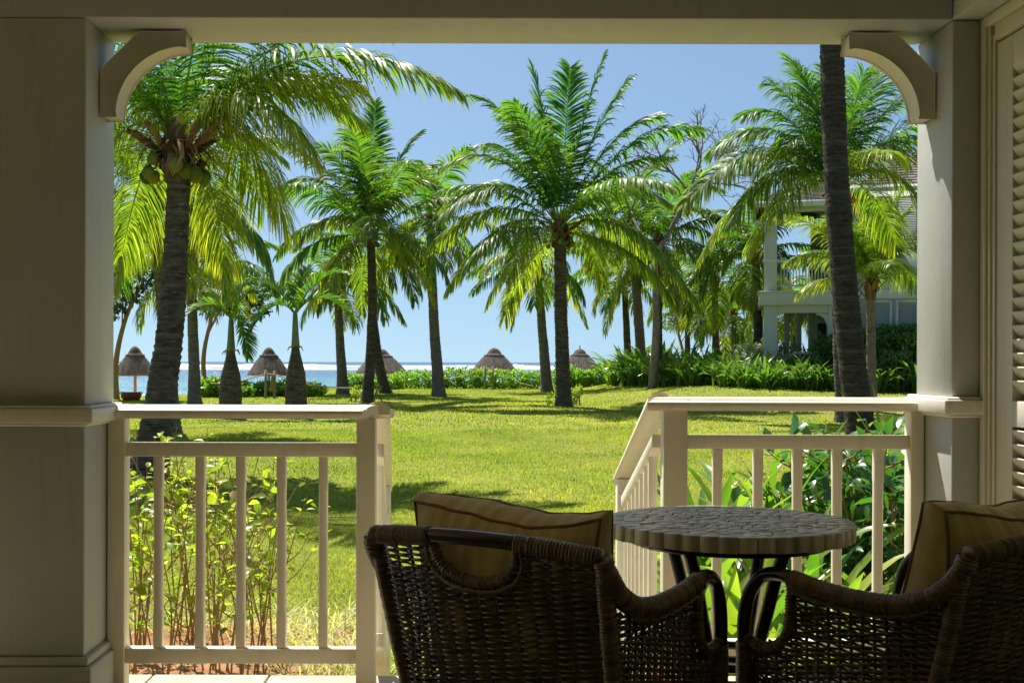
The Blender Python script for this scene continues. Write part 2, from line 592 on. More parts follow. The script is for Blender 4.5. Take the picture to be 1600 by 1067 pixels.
sheet('soil_bed', M['soil'], -4.2, -.50, 4.33, 7.15, .006)
sheet('soil_bed', M['soil'], .86, 6.2, 4.33, 8.3, .006)

# ------------------------------------------------------------------ the veranda
XL, XR, DN, DF = -1.263, 1.5546, 3.85, 4.158
ZB = 2.2655                                            # underside of the beam
FY = 4.35                                             # front edge of the floor
o = MB().box(-8.3, 3.4, -2.6, FY - .34, -.5, -.004).build('floor', M['grout'])
kind(o, 'structure')
# stone paving of the floor
k = 0
r2 = np.random.default_rng(3)
for iy, (ya, yb) in enumerate([(FY - .33, FY), (FY - .78, FY - .336), (FY - 1.23, FY - .786), (FY - 1.68, FY - 1.236), (FY - 2.13, FY - 1.686), (FY - 2.58, FY - 2.136), (FY - 3.03, FY - 2.586), (FY - 3.48, FY - 3.036)]):
    x = -8.2 + .15 * (iy % 2)
    while x < 1.9:
        w = r2.uniform(.42, .6)
        z0 = -.12 if iy == 0 else -.05
        p = MB().box(x, x + w - .007, ya, yb, z0, r2.uniform(.0, .003)).build('paving_stone', M['floor'], o, bevel=.004)
        x += w
st = kind(MB().box(-.33, .80, FY + .001, FY + .34, -.5, -.145).box(-.36, .83, FY + .342, FY + .68, -.5, -.285).build('steps', M['floor'], bevel=.006), 'structure')
o2 = MB().box(-8.3, -.345, FY - .33, FY - .02, -.6, -.125).box(.815, 3.4, FY - .33, FY - .02, -.6, -.125).build('floor_edge', M['render'])
kind(o2, 'structure')

ver = thing('veranda', 'shaded cream veranda with rendered pillars framing the garden view', 'veranda', (0, DN, 0))


def moulding(mb, x0, x1, y0, y1, z0, z1, prof):
    """stacked collar: prof is a list of (height fraction, overhang)"""
    zs = [z0 + (z1 - z0) * f for f, _ in prof]
    for (za, zb, (f, ov)) in zip(zs, zs[1:] + [z1], prof):
        mb.box(x0 - ov, x1 + ov, y0 - ov, y1 + ov, za, zb)
    return mb


# pillars (shaft, dado moulding, pedestal, plinth)
def pillar(x0, x1, far, zd=1.006):
    sh = MB().box(x0, x1, DN, far, zd, ZB).build('pillar', M['render'], ver, bevel=.006)
    MB().box(x0 + .002, x1 - .002, DN + .002, far - .002, .19, zd - .068).build('pedestal', M['render'], sh, bevel=.006)
    moulding(MB(), x0, x1, DN, far, zd - .068, zd, [(0, .012), (.16, .034), (.86, .024)]).build('dado_moulding', M['paint'], sh, bevel=.005)
    moulding(MB(), x0, x1, DN, far, 0, .19, [(0, .03), (.85, .016)]).build('plinth', M['render'], sh, bevel=.006)


pillar(-1.95, XL, DF)
pillar(-5.55, -4.85, DF)
pillar(XR, 1.667, DF, 1.042)
# beam over the opening, side beam over the wall, ceiling, roof fascia
MB().box(-8.0, XR + .001, DN, DF, ZB + .001, 2.72).build('beam', M['render'], ver, bevel=.005)
MB().box(XR + .002, 2.0, -2.4, DF, ZB + .002, 2.72).build('side_beam', M['render'], ver, bevel=.005)
MB().box(-8.2, 2.2, -2.6, DF, 2.722, 2.80).build('ceiling', M['ceil'], ver)
# side wall behind the shuttered door
MB().box(1.72, 1.95, -2.4, 3.845, 0, ZB).build('wall', M['inner'], ver)
MB().box(-8.2, 2.2, -2.6, -2.4, 0, 2.72).build('wall', M['inner'], ver)
MB().box(-8.2, -8.0, -2.398, DF, 0, 2.72).build('wall', M['inner'], ver)


def bracket(x_wall, sgn):
    """curved bracket in the corner between pillar and beam"""
    zt = ZB - .005
    y0, y1 = 3.985, 4.075
    leg, ft, dg = .285, .052, .13                      # reach, width of the ends, length of the straight backs
    n = 14
    a = np.linspace(0, math.pi / 2, n)
    r = leg - ft
    inner = [(ft + r - r * math.cos(t), zt - leg + r * math.sin(t)) for t in a]      # from the foot up and over
    inner = [(ft, zt - leg)] + inner[1:-1] + [(leg + .0, zt - ft)]
    s = np.linspace(0, 1, 5)
    outer = [(0, zt - leg)] + [(0 + (dg - 0) * q, zt - dg + dg * q) for q in s] + [(leg + .0, zt)]
    # resample both chains to the same count
    def rs(ch, m_):
        ch = np.array(ch)
        L = np.concatenate([[0], np.cumsum(np.linalg.norm(np.diff(ch, axis=0), axis=1))])
        q = np.linspace(0, L[-1], m_)
        return np.stack([np.interp(q, L, ch[:, i]) for i in (0, 1)], -1)
    A, B = rs(inner, 30), rs(outer, 30)
    poly = np.concatenate([A, B[::-1]])
    poly[:, 0] = x_wall + sgn * (.004 + poly[:, 0])
    if sgn < 0:
        poly = poly[::-1]
    b = MB().prism(poly, y0, y1).build('bracket', M['shutter'], ver, bevel=.004)
    r2_ = r + .012                                      # raised moulding that follows the curve on the garden side
    q = [(ft + r - r * math.cos(t), zt - leg + r * math.sin(t)) for t in a]
    q2 = [(ft + r - (r + .018) * math.cos(t), zt - leg + (r + .018) * math.sin(t)) for t in a]
    pl = np.array(q + q2[::-1])
    pl[:, 0] = x_wall + sgn * (.004 + pl[:, 0])
    if sgn < 0:
        pl = pl[::-1]
    MB().prism(pl, y1 + .001, y1 + .02).build('curved_bead', M['paint'], b)


bracket(XL, 1)
bracket(XR, -1)

# shuttered door in the side wall
door = MB()
XW = 1.655
door.box(XW + .012, XW + .055, 3.665, 3.775, .02, 2.17).box(XW + .012, XW + .055, 2.62, 2.72, .02, 2.17)
door.box(XW + .012, XW + .055, 2.72, 3.665, 2.07, 2.17).box(XW + .012, XW + .055, 2.72, 3.665, .955, 1.035).box(XW + .012, XW + .055, 2.72, 3.665, .02, .16)
door = door.build('shutter_door', M['shutter'], ver, bevel=.003)
fr = MB()
fr.box(XW - .012, XW + .065, 3.812, 3.846, 0, ZB - .002).box(XW - .002, XW + .06, 3.797, 3.810, 0, ZB - .03).box(XW + .006, XW + .06, 3.779, 3.795, 0, 2.20)
fr.box(XW - .012, XW + .065, 2.5, 3.811, 2.232, ZB - .002).box(XW + .004, XW + .06, 2.5, 3.778, 2.18, 2.230)
fr.build('door_frame', M['shutter'], ver, bevel=.003)
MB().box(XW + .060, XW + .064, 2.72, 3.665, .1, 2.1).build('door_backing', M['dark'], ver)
# lens-shaped slats, one object each
n = 12
an = np.arange(n) * 2 * math.pi / n
px_ = .030 * np.cos(an)
pz_ = .0065 * np.sin(an)
tl = R(-52)
qx, qz = px_ * math.cos(tl) - pz_ * math.sin(tl), px_ * math.sin(tl) + pz_ * math.cos(tl)
ring = np.stack([qx, np.zeros(n), qz], -1)
mb = MB()
mb.grid(np.concatenate([ring + (0, -.472, 0), ring + (0, .472, 0)]), n, 2, closed_u=True)
mb.add(ring + (0, -.472, 0), [(0, 1, 2, 3), (0, 3, 4, 5), (0, 5, 6, 7), (0, 7, 8, 9), (0, 9, 10, 11)])
mb.add(ring + (0, .472, 0), [(3, 2, 1, 0), (5, 4, 3, 0), (7, 6, 5, 0), (9, 8, 7, 0), (11, 10, 9, 0)])
first = None
for za, zb in ((.18, .945), (1.055, 2.06)):
    for z in np.arange(za + .02, zb - .005, .0425):
        if first is None:
            first = s_ = mb.build('slat', M['shutter'], door, local=True)
        else:
            s_ = first.copy()
            COL.objects.link(s_)
            s_.parent = door
        s_.location = np.array([XW + .031, 3.193, z]) - ORG[door.name]

# ------------------------------------------------------------------ railings
YR = 4.075                                             # front face of the posts
HAND = np.array([(-.052, .0), (-.052, .026), (-.046, .031), (-.038, .031), (-.034, .039), (-.022, .044), (0, .046), (.022, .044), (.034, .039), (.038, .031), (.046, .031), (.052, .026), (.052, 0), (0, -.001)])
HAND[:, 1] -= .0


def handrail(mb, a, b, w=1.0, mitre=(0, 0)):
    """moulded rail from a to b (points at its underside)"""
    a, b = np.asarray(a, float), np.asarray(b, float)
    d_ = b - a
    hd = np.array([d_[0], d_[1], 0])
    hd /= np.linalg.norm(hd)
    s_ = np.array([hd[1], -hd[0], 0])
    va = np.array([a + s_ * x * w + np.array([0, 0, z]) + hd * x * mitre[0] for x, z in HAND])
    vb = np.array([b + s_ * x * w + np.array([0, 0, z]) + hd * x * mitre[1] for x, z in HAND])
    n_ = len(HAND)
    mb.grid(np.concatenate([va, vb]), n_, 2, closed_u=True, flip=False)
    cap = [(0, 1, 12, 13), (1, 2, 11, 12), (2, 3, 10, 11), (3, 4, 9, 10), (4, 5, 8, 9), (5, 6, 7, 8)]
    mb.add(va, [c_[::-1] for c_ in cap])
    mb.add(vb, cap)
    return mb


def baluster_mesh(mb, x, y, z0, z1, w=.031):
    """square stick with stop-chamfered edges along its middle"""
    h = w / 2
    def octo(z, c):
        return [(x - h + c, y - h, z), (x + h - c, y - h, z), (x + h, y - h + c, z), (x + h, y + h - c, z), (x + h - c, y + h, z), (x - h + c, y + h, z), (x - h, y + h - c, z), (x - h, y - h + c, z)]
    L = z1 - z0
    c0, c1 = .0004, .006
    rows = [octo(z0, c0), octo(z0 + .17 * L, c0), octo(z0 + .20 * L, c1), octo(z0 + .82 * L, c1), octo(z0 + .85 * L, c0), octo(z1, c0)]
    mb.grid(np.array(rows).reshape(-1, 3), 8, 6, closed_u=True)
    return mb


def xat(px, d=YR):
    return (px - VX) * d / F


def railing(label, x0, x1, posts, bal, hx0, hx1, mit, dz=0.0):
    t_ = thing('veranda_railing', label, 'railing', ((x0 + x1) / 2, YR, 0), 'veranda railings')
    yc = YR + .033
    for (a, b) in posts:
        MB().box(a, b, YR, YR + .066, 0, .951 + dz).build('post', M['rail'], t_, bevel=.004)
    handrail(MB(), (hx0, yc, .951 + dz), (hx1, yc, .951 + dz), mitre=mit).build('handrail', M['rail'], t_)
    MB().box(x0, x1, YR + .012, YR + .054, .818 + dz, .866 + dz).build('mid_rail', M['rail'], t_, bevel=.004)
    MB().box(x0, x1, YR + .012, YR + .054, .104 + dz, .157 + dz).build('bottom_rail', M['rail'], t_, bevel=.004)
    f_ = None
    for b in bal:
        x = xat(b, YR + .017)
        if f_ is None:
            f_ = o_ = baluster_mesh(MB(), 0, 0, .158, .817).build('baluster', M['rail'], t_, local=True, bevel=.0015)
        else:
            o_ = f_.copy()
            COL.objects.link(o_)
            o_.parent = t_
        o_.location = np.array([x, YR + .033, dz]) - ORG[t_.name]
        o_.rotation_euler = (rng.normal(0, .0025), rng.normal(0, .0025), rng.normal(0, .03))
    return t_


railing('cream wooden railing of five balusters beside the dark left pillar, bare shrubs behind it', xat(195), xat(557), [(XL + .003, xat(195)), (xat(557), xat(587))],
        (247, 312, 376, 440, 505), XL + .02, xat(590), (0, -1), .004)
railing('cream wooden railing of five balusters with broad lily leaves behind it', xat(1075), xat(1424), [(xat(1037), xat(1075)), (xat(1424), XR - .002)],
        (1121, 1185, 1248, 1310, 1373), xat(1034), XR - .01, (-1, 0), .035)


def stair_rail(label, xa, xb, sgn, dz=0.0):
    ya, yb = YR + .085, 5.30
    za, zb = .951 + dz, .585 + dz
    t_ = thing('stair_railing', label, 'railing', (xa, ya, -.1), 'stair railings')
    def at(s_, z=0.0):
        return np.array([xa + (xb - xa) * s_, ya + (yb - ya) * s_, za + (zb - za) * s_ + z])
    handrail(MB(), at(-.045), at(1.05), .8).build('handrail', M['rail'], t_)
    m_ = MB()
    for zz, nm in ((-.135, 'mid_rail'), (-.80, 'bottom_rail')):
        A, B = at(0.0), at(.93)
        hw = .021
        v = []
        for p_ in (A, B):
            for dx, dz_ in ((-hw, 0), (hw, 0), (hw, .048), (-hw, .048)):
                v.append(p_ + (dx, 0, zz + dz_))
        MB().add(v, [(0, 1, 5, 4), (1, 2, 6, 5), (2, 3, 7, 6), (3, 0, 4, 7), (3, 2, 1, 0), (4, 5, 6, 7)]).build(nm, M['rail'], t_, bevel=.004)
    e = at(.965)
    gg = -.45
    MB().box(e[0] - .035, e[0] + .035, e[1] - .035, e[1] + .035, gg, e[2] + .004).build('newel_post', M['rail'], t_, bevel=.004)
    for s_ in np.linspace(.12, .84, 7):
        c_ = at(s_)
        baluster_mesh(MB(), c_[0], c_[1], c_[2] - .755, c_[2] - .13).build('baluster', M['rail'], t_, bevel=.0015)


stair_rail('sloping stair railing running down to the lawn behind the wicker armchair by the left railing', -.335, -.405, -1)
stair_rail('sloping stair railing running down to the lawn behind the round table', .648, .672, 1, .035)

# ------------------------------------------------------------------ wicker armchairs, cushions, table
def spline(pts, step):
    """Catmull-Rom through pts, resampled at equal arc length"""
    p = np.asarray(pts, float)
    p = np.concatenate([[2 * p[0] - p[1]], p, [2 * p[-1] - p[-2]]])
    out = []
    for i in range(1, len(p) - 2):
        u = np.linspace(0, 1, 24, endpoint=False)[:, None]
        a, b, c, d_ = p[i - 1], p[i], p[i + 1], p[i + 2]
        out.append(.5 * (2 * b + (c - a) * u + (2 * a - 5 * b + 4 * c - d_) * u ** 2 + (-a + 3 * b - 3 * c + d_) * u ** 3))
    out = np.concatenate(out + [p[-2][None]])
    L = np.concatenate([[0], np.cumsum(np.linalg.norm(np.diff(out, axis=0), axis=1))])
    n = max(3, int(L[-1] / step) + 1)
    q = np.linspace(0, L[-1], n)
    return np.stack([np.interp(q, L, out[:, i]) for i in range(3)], -1)


def wrapped(mb, pts, r, pitch=.0074, ns=10, seed=0):
    """cane wound edge to edge round a pole"""
    rr = np.random.default_rng(seed)
    pp = spline(pts, pitch / 4)
    k = np.arange(len(pp))
    ridge = np.abs(np.sin(math.pi * k / 4.0))
    w = np.floor(k / 4).astype(int)
    jit = rr.normal(0, .0006, w.max() + 1)[w]
    tn = np.clip(rr.random(w.max() + 1)[w] * .9, 0, 1)
    tint = np.stack([tn, np.full(len(pp), .5), np.zeros(len(pp))], -1)
    mb.tube(pp, r - .0022 + .0036 * ridge ** .7 + jit, ns, tint=tint)
    return mb


def strands(mb, rows, r, ns=5):
    """rows: list of (n,3) polylines -> thin tubes"""
    for pts, tn in rows:
        mb.tube(pts, r, ns, caps=False, tint=(tn, .5, 0))


def hw(z):
    return .248 + (np.asarray(z, float) - .05) / .73 * .037


def yb(z):
    z = np.asarray(z, float)
    return np.where(z > .38, .105 - (z - .38) / .40 * .105, .105 + (.38 - z) * .03)


def back_pt(u, z):
    u, z = np.broadcast_arrays(np.asarray(u, float), np.asarray(z, float))
    return np.stack([u * hw(z), yb(z) - .032 * (1 - u ** 2), z], -1)


def ztop(u):
    return .765 + .018 * (1 - np.asarray(u) ** 2)


ARM = [(.287, .0, .765), (.291, .012, .735), (.297, .050, .690), (.301, .11, .656), (.303, .19, .640), (.303, .29, .639), (.303, .37, .646), (.303, .435, .656)]
BARE = [(.303, .43, .656), (.303, .475, .662), (.302, .525, .647), (.300, .565, .600), (.298, .583, .535), (.296, .585, .475)]
UH, UD = .37, .088                                      # handle: half width in u, depth of the cut-out


def build_chair(t_, sd):
    rr = np.random.default_rng(sd)
    # woven back
    mb = MB()
    sp_ = .0067
    rows = []
    for j, z in enumerate(np.arange(.06, .762, sp_)):
        segs = [(-1, 1)]
        dzt = ztop(0) - z
        if dzt < UD + .016:
            ul = UH * math.sqrt(max(0, 1 - (max(dzt, 0) / (UD + .018)) ** 2)) + .045
            ul = max(ul, UH * .55)
            segs = [(-1, -ul), (ul, 1)]
        for a, b in segs:
            n_ = max(4, int((b - a) * 6.5 * 6))
            u = np.linspace(a, b, n_)
            p_ = back_pt(u, z)
            ph = math.pi * (j % 2)
            off = .0088 * np.sin(u * 6.5 * math.pi + ph) * np.clip((1 - np.abs(u)) * 12, .15, 1)
            p_[:, 1] += off
            p_[:, 2] += rr.normal(0, .0006) + .0010 * np.sin(u * 5 + j) + .0016 * np.cos(u * 6.5 * math.pi + ph)
            p_[:, 2] = np.minimum(p_[:, 2], ztop(u) - .018)
            rows.append((p_, rr.random() * .55))
    strands(mb, rows, .0033)
    kind(mb.build('back_weave', M['rattan'], t_, smooth=True, local=True), 'stuff')
    mb = MB()
    for i in range(13):
        u = (i - 6) / 6.5
        zt = float(ztop(u)) - .01
        if abs(u) < UH:
            zt -= UD * math.sqrt(1 - (u / UH) ** 2)
        z = np.linspace(.05, zt, 14)
        mb.tube(back_pt(np.full(14, u), z), .0042, 5, tint=(.1, .5, 0))
    kind(mb.build('back_stakes', M['rattan'], t_, smooth=True, local=True), 'stuff')
    # top rail: wrapped ends, bare handle, wrapped loop
    def top(u):
        return back_pt(u, ztop(u)) + np.array([0, -.002, 0])
    mb = MB()
    wrapped(mb, [top(u) for u in np.linspace(-1.0, -UH, 6)], .0205, seed=1)
    mb.build('top_rail', M['rattan'], t_, smooth=True, local=True)
    mb = MB()
    wrapped(mb, [top(u) for u in np.linspace(UH, 1.0, 6)], .0205, seed=2)
    mb.build('top_rail', M['rattan'], t_, smooth=True, local=True)
    MB().tube(spline([top(u) + np.array([0, 0, .003]) for u in np.linspace(-UH - .05, UH + .05, 6)], .02), .0165, 12).build('handle', M['cane'], t_, smooth=True, local=True)
    mb = MB()
    lp = []
    for a in np.linspace(0, math.pi, 11):
        u = -UH * math.cos(a)
        lp.append(back_pt(u, float(ztop(u)) - .006 - UD * math.sin(a) ** .8))
    wrapped(mb, lp, .0125, seed=3)
    mb.build('handle_loop', M['rattan'], t_, smooth=True, local=True)
    mb = MB()                                            # braid below the loop
    for k in (0, 1):
        q = []
        for a in np.linspace(-.2, math.pi + .2, 60):
            u = -(UH + .05) * math.cos(a)
            dz_ = .016 if a < 0 or a > math.pi else 0
            q.append(back_pt(u, float(ztop(u)) - .024 - UD * max(0, math.sin(a)) ** .8 - .003 * math.sin(a * 22 + math.pi * k)) + (0, -.010, 0))
        for uu in (1,):
            pass
        mb.tube(np.array(q), .0036, 5, tint=(.4, .5, 0))
    mb.build('braid', M['rattan'], t_, smooth=True, local=True)
    for sgn in (-1, 1):
        S = np.array([sgn, 1, 1])
        mb = MB()
        wrapped(mb, np.array(ARM) * S, .0215, seed=5 + sgn)
        mb.build('armrest', M['rattan'], t_, smooth=True, local=True)
        MB().tube(spline(np.array(BARE) * S, .012), .0165, 12).build('arm_front', M['cane'], t_, smooth=True, local=True)
        mb = MB()
        wrapped(mb, np.array([(.296, .585, .485), (.294, .583, .3), (.288, .575, .004)]) * S, .020, seed=9 + sgn, ns=9)
        mb.build('front_leg', M['rattan'], t_, smooth=True, local=True)
        mb = MB()
        zz = np.array([.765, .68, .55, .38, .2, .004])
        wrapped(mb, np.stack([hw(zz) * sgn, yb(zz) + .004, zz], -1), .019, seed=12 + sgn, ns=9)
        mb.build('rear_leg', M['rattan'], t_, smooth=True, local=True)
        # wrapped rim of the quarter-round hole under the arm front
        mb = MB()
        wrapped(mb, np.array([(.301, .437, .648), (.300, .440, .58), (.299, .452, .525), (.298, .485, .492), (.297, .53, .482), (.296, .575, .492)]) * S, .0125, seed=15 + sgn, ns=8)
        mb.build('arm_loop', M['rattan'], t_, smooth=True, local=True)
        # side weave
        mb = MB()
        rows = []
        ay = np.array([p_[1] for p_ in ARM])
        az_ = np.array([p_[2] for p_ in ARM])
        for j, z in enumerate(np.arange(.06, .72, .0068)):
            y0 = float(yb(z))
            y1 = .575 if z < .485 else (.452 - .1 * 0 if z > .525 else .452 + (.575 - .452) * (1 - ((z - .485) / .04)) ** 2)
            n_ = 44
            y = np.linspace(y0, y1, n_)
            ok = np.interp(y, ay, az_) - .022 > z
            if ok.sum() < 4:
                continue
            y = y[ok]
            x = (hw(z) + .016 * (y / .55)) + .0058 * np.sin(y * math.pi / .030 + math.pi * (j % 2))
            q = np.stack([sgn * x, y, np.full_like(y, z) + rr.normal(0, .0008) + .0012 * np.sin(y * 23 + j)], -1)
            rows.append((q, rr.random() * .55))
        strands(mb, rows, .0037)
        kind(mb.build('side_weave', M['rattan'], t_, smooth=True, local=True), 'stuff')
        mb = MB()
        for y in np.arange(.135, .575, .030):
            zt = float(np.interp(y, ay, az_)) - .02 if y < .445 else .49
            mb.tube([(sgn * (.252 + .02 * y), y, .05), (sgn * (.268 + .03 * y), y, .35), (sgn * (float(hw(zt)) + .016 * y / .55), y, zt)], .0040, 5, tint=(.1, .5, 0))
        kind(mb.build('side_stakes', M['rattan'], t_, smooth=True, local=True), 'stuff')
        mb = MB()
        for k in (0, 1):
            y = np.linspace(.06, .43, 60)
            q = np.stack([sgn * (np.interp(y, ay, [p_[0] for p_ in ARM]) + .006), y, np.interp(y, ay, az_) - .026 - .0035 * np.sin(y * 85 + math.pi * k)], -1)
            mb.tube(q, .0036, 5, tint=(.45, .5, 0))
        mb.build('braid', M['rattan'], t_, smooth=True, local=True)
    # seat deck and front apron
    MB().box(-.25, .25, .10, .575, .345, .375).build('seat', M['rattan'], t_, local=True, bevel=.006)
    mb = MB()
    strands(mb, [(np.stack([np.linspace(-.285, .285, 60), .585 + .004 * np.sin(np.linspace(-.285, .285, 60) * 105 + math.pi * (j % 2)), np.full(60, z)], -1), .3) for j, z in enumerate(np.arange(.07, .36, .008))], .0033)
    kind(mb.build('front_weave', M['rattan'], t_, smooth=True, local=True), 'stuff')


def copy_tree(o, parent=None):
    c_ = o.copy()
    COL.objects.link(c_)
    if parent is not None:
        c_.parent = parent
    for ch in list(o.children):
        copy_tree(ch, c_)
    return c_


chair = thing('wicker_armchair', 'dark wicker armchair seen whole from behind, standing left of the round table', 'armchair', (.015, 2.485, 0), 'dark wicker armchairs', R(-33.8))
build_chair(chair, 4)
c2 = copy_tree(chair)
c2.location = (1.226, 2.528, 0)
c2.rotation_euler = (0, 0, R(34.5))
c2['label'] = 'dark wicker armchair partly cut off, beside the louvred door, right of the table'


def cushion(label, loc, rz, lean, x0, sd, tilt=.04):
    t_ = thing('cushion', label, 'cushion', loc, 'striped back cushions', rz)
    W_, Hh, T_ = .465, .455, .105
    n_ = 25
    u = np.linspace(-1, 1, n_)
    U, Vv = np.meshgrid(u, u)
    rr = np.random.default_rng(sd)
    ph = rr.uniform(0, 6, 4)
    def pos(U, Vv, side):
        ax = 1 - .085 * (1 - Vv ** 2) ** 1.0 * np.abs(U) ** 2
        az_ = 1 - .090 * (1 - U ** 2) ** 1.0 * np.abs(Vv) ** 2
        x = U * W_ / 2 * ax
        z = Vv * Hh / 2 * az_ + Hh / 2
        puff = (1 - np.abs(U) ** 2.6) ** .8 * (1 - np.abs(Vv) ** 2.6) ** .8
        edge_ = .5 * (.55 + .45 * (1 - (U * Vv) ** 2))
        y = side * (T_ * edge_ * .9 + .066 * puff) + .009 * np.sin(U * 7 + ph[0]) * np.sin(Vv * 5 + ph[1]) * puff
        y = y + .0035 * np.sin(U * 15 + Vv * 3 + ph[2]) * (1 - puff)
        # slump towards the back rest
        y = y + .02 * (Vv - .2) ** 2
        c_, s_ = math.cos(lean), math.sin(lean)
        z = z - tilt * x + .006 * np.sin(U * 4 + ph[2])
        return np.stack([x + x0, y * c_ - z * s_, y * s_ + z * c_], -1)
    MB().grid(pos(U, Vv, -1).reshape(-1, 3), n_, n_).build('back_panel', M['cushion'], t_, smooth=True, local=True)
    MB().grid(pos(U, Vv, 1).reshape(-1, 3), n_, n_, flip=True).build('front_panel', M['cushion'], t_, smooth=True, local=True)
    per = [(a, -1) for a in u] + [(1, a) for a in u[1:]] + [(a, 1) for a in u[::-1][1:]] + [(-1, a) for a in u[::-1][1:-1]]
    per = np.array(per)
    A = pos(per[:, 0], per[:, 1], -1)
    B = pos(per[:, 0], per[:, 1], 1)
    mid_ = (A + B) / 2
    ctr = mid_.mean(0)
    g = [A]
    for f in (.25, .5, .75):
        q = A * (1 - f) + B * f
        d_ = q - ctr
        d_ /= np.linalg.norm(d_, axis=1)[:, None]
        wr = .004 * np.sin(np.arange(len(per)) * 1.1 + f * 5 + ph[3])
        g.append(q + d_ * (.012 * math.sin(math.pi * f) + wr[:, None] * .6))
    g.append(B)
    MB().grid(np.concatenate(g), len(per), 5, closed_u=True, flip=True).build('gusset', M['cushion'], t_, smooth=True, local=True)
    for nm, E in (('piping', A), ('piping', B)):
        MB().tube(np.concatenate([E, E[:2]]), .0040, 6, caps=False).build(nm, M['piping'], t_, smooth=True, local=True)
    return t_


def on_chair(ch, x, y, z):
    r_ = ch.rotation_euler[2]
    return (ch.location[0] + math.cos(r_) * x - math.sin(r_) * y, ch.location[1] + math.sin(r_) * x + math.cos(r_) * y, z)


cushion('olive striped cushion leaning in the armchair seen whole, left of the table', on_chair(chair, .012, .185, .395), R(-33.8), R(13), 0, 5)
cushion('olive striped cushion with one peaked corner in the armchair under the louvred door', on_chair(c2, -.035, .185, .40), R(34.5), R(13), 0, 11)

# round table with a stone mosaic top
TX, TY, TZ, TR_ = .660, 3.06, .744, .315
tb = thing('mosaic_table', 'round table with beige stone mosaic top and curved dark cane legs', 'table', (TX, TY, 0))
top = MB().lathe([(0, TZ - .006), (TR_ - .006, TZ - .006), (TR_ - .006, TZ - .032), (0, TZ - .032)], 48, (TX, TY, 0)).build('table_top', M['grout'], tb)
rr = np.random.default_rng(21)


def tile(r0, r1, a0, a1, z0, z1, gap, jr, tint):
    """one stone: six-cornered wedge with uneven edges"""
    am = (a0 + a1) / 2
    def pt(r, a):
        return (TX + r * math.cos(a), TY + r * math.sin(a))
    ga0, ga1 = gap / 2 / max(r0, .03), gap / 2 / max(r1, .03)
    j = lambda s_=1: rr.uniform(-jr, jr) * s_
    P2 = [pt(r0 + gap / 2 + j(), a0 + ga0 + j(2)), pt(r0 + gap / 2 + j(), a1 - ga0 + j(2)), pt(r1 - gap / 2 + j(), a1 - ga1 + j(1.2)), pt(r1 - gap / 2 + j(.6), am), pt(r1 - gap / 2 + j(), a0 + ga1 + j(1.2))]
    n_ = len(P2)
    P2 = np.array(P2)
    c_ = P2.mean(0)
    up = np.concatenate([c_ + (P2 - c_) * .994, np.full((n_, 1), z1)], 1)
    md = np.concatenate([P2, np.full((n_, 1), z1 - .0018)], 1)
    lo = np.concatenate([P2, np.full((n_, 1), z0)], 1)
    v = np.concatenate([lo, md, up])
    q = [(i, (i + 1) % n_, n_ + (i + 1) % n_, n_ + i) for i in range(n_)] + [(n_ + i, n_ + (i + 1) % n_, 2 * n_ + (i + 1) % n_, 2 * n_ + i) for i in range(n_)]
    t3 = [(2 * n_, 2 * n_ + 3, 2 * n_ + 4), (2 * n_, 2 * n_ + 1, 2 * n_ + 2)]
    q.append((2 * n_, 2 * n_ + 2, 2 * n_ + 3, 2 * n_ + 3)[:4]) if False else t3.append((2 * n_, 2 * n_ + 2, 2 * n_ + 3))
    b = MB().add(v, q, t3, tint=(0, tint, 0))
    return b.build('tile', M['tile'], top)


nr_ = 44
for i in range(nr_):
    w = 2 * math.pi / nr_
    tile(TR_ - .042, TR_ + rr.uniform(-.0006, .0006), i * w + rr.uniform(-.006, .006), (i + 1) * w, TZ - .037 + rr.uniform(-.001, .001), TZ + rr.uniform(-.0003, .0004), .0010, .0004, rr.uniform(.42, .60))
r_in = TR_ - .0425
seeds = []
while len(seeds) < 205:                                  # scattered stones, packed a little tighter towards the middle
    best, bd = None, -1
    for _ in range(14):
        a_, r_ = rr.uniform(0, 2 * math.pi), r_in * rr.random() ** .54
        q = np.array([r_ * math.cos(a_), r_ * math.sin(a_)])
        if not seeds:
            best = q
            break
        df = np.array(seeds) - q
        er = q / (r_ + 1e-6)                              # stones are longer outwards than across
        rad_ = df @ er
        dd_ = np.sqrt((rad_ * .72) ** 2 + ((df ** 2).sum(1) - rad_ ** 2)).min() / (.55 + .45 * r_ / r_in)
        if dd_ > bd:
            best, bd = q, dd_
    seeds.append(best)
seeds = np.array(seeds)


def clip(poly, n_, c_):
    """keep the part of a convex polygon where n.p <= c"""
    out = []
    for i in range(len(poly)):
        p_, q_ = poly[i], poly[(i + 1) % len(poly)]
        dp, dq = n_ @ p_ - c_, n_ @ q_ - c_
        if dp <= 0:
            out.append(p_)
        if dp * dq < 0:
            out.append(p_ + (q_ - p_) * dp / (dp - dq))
    return out


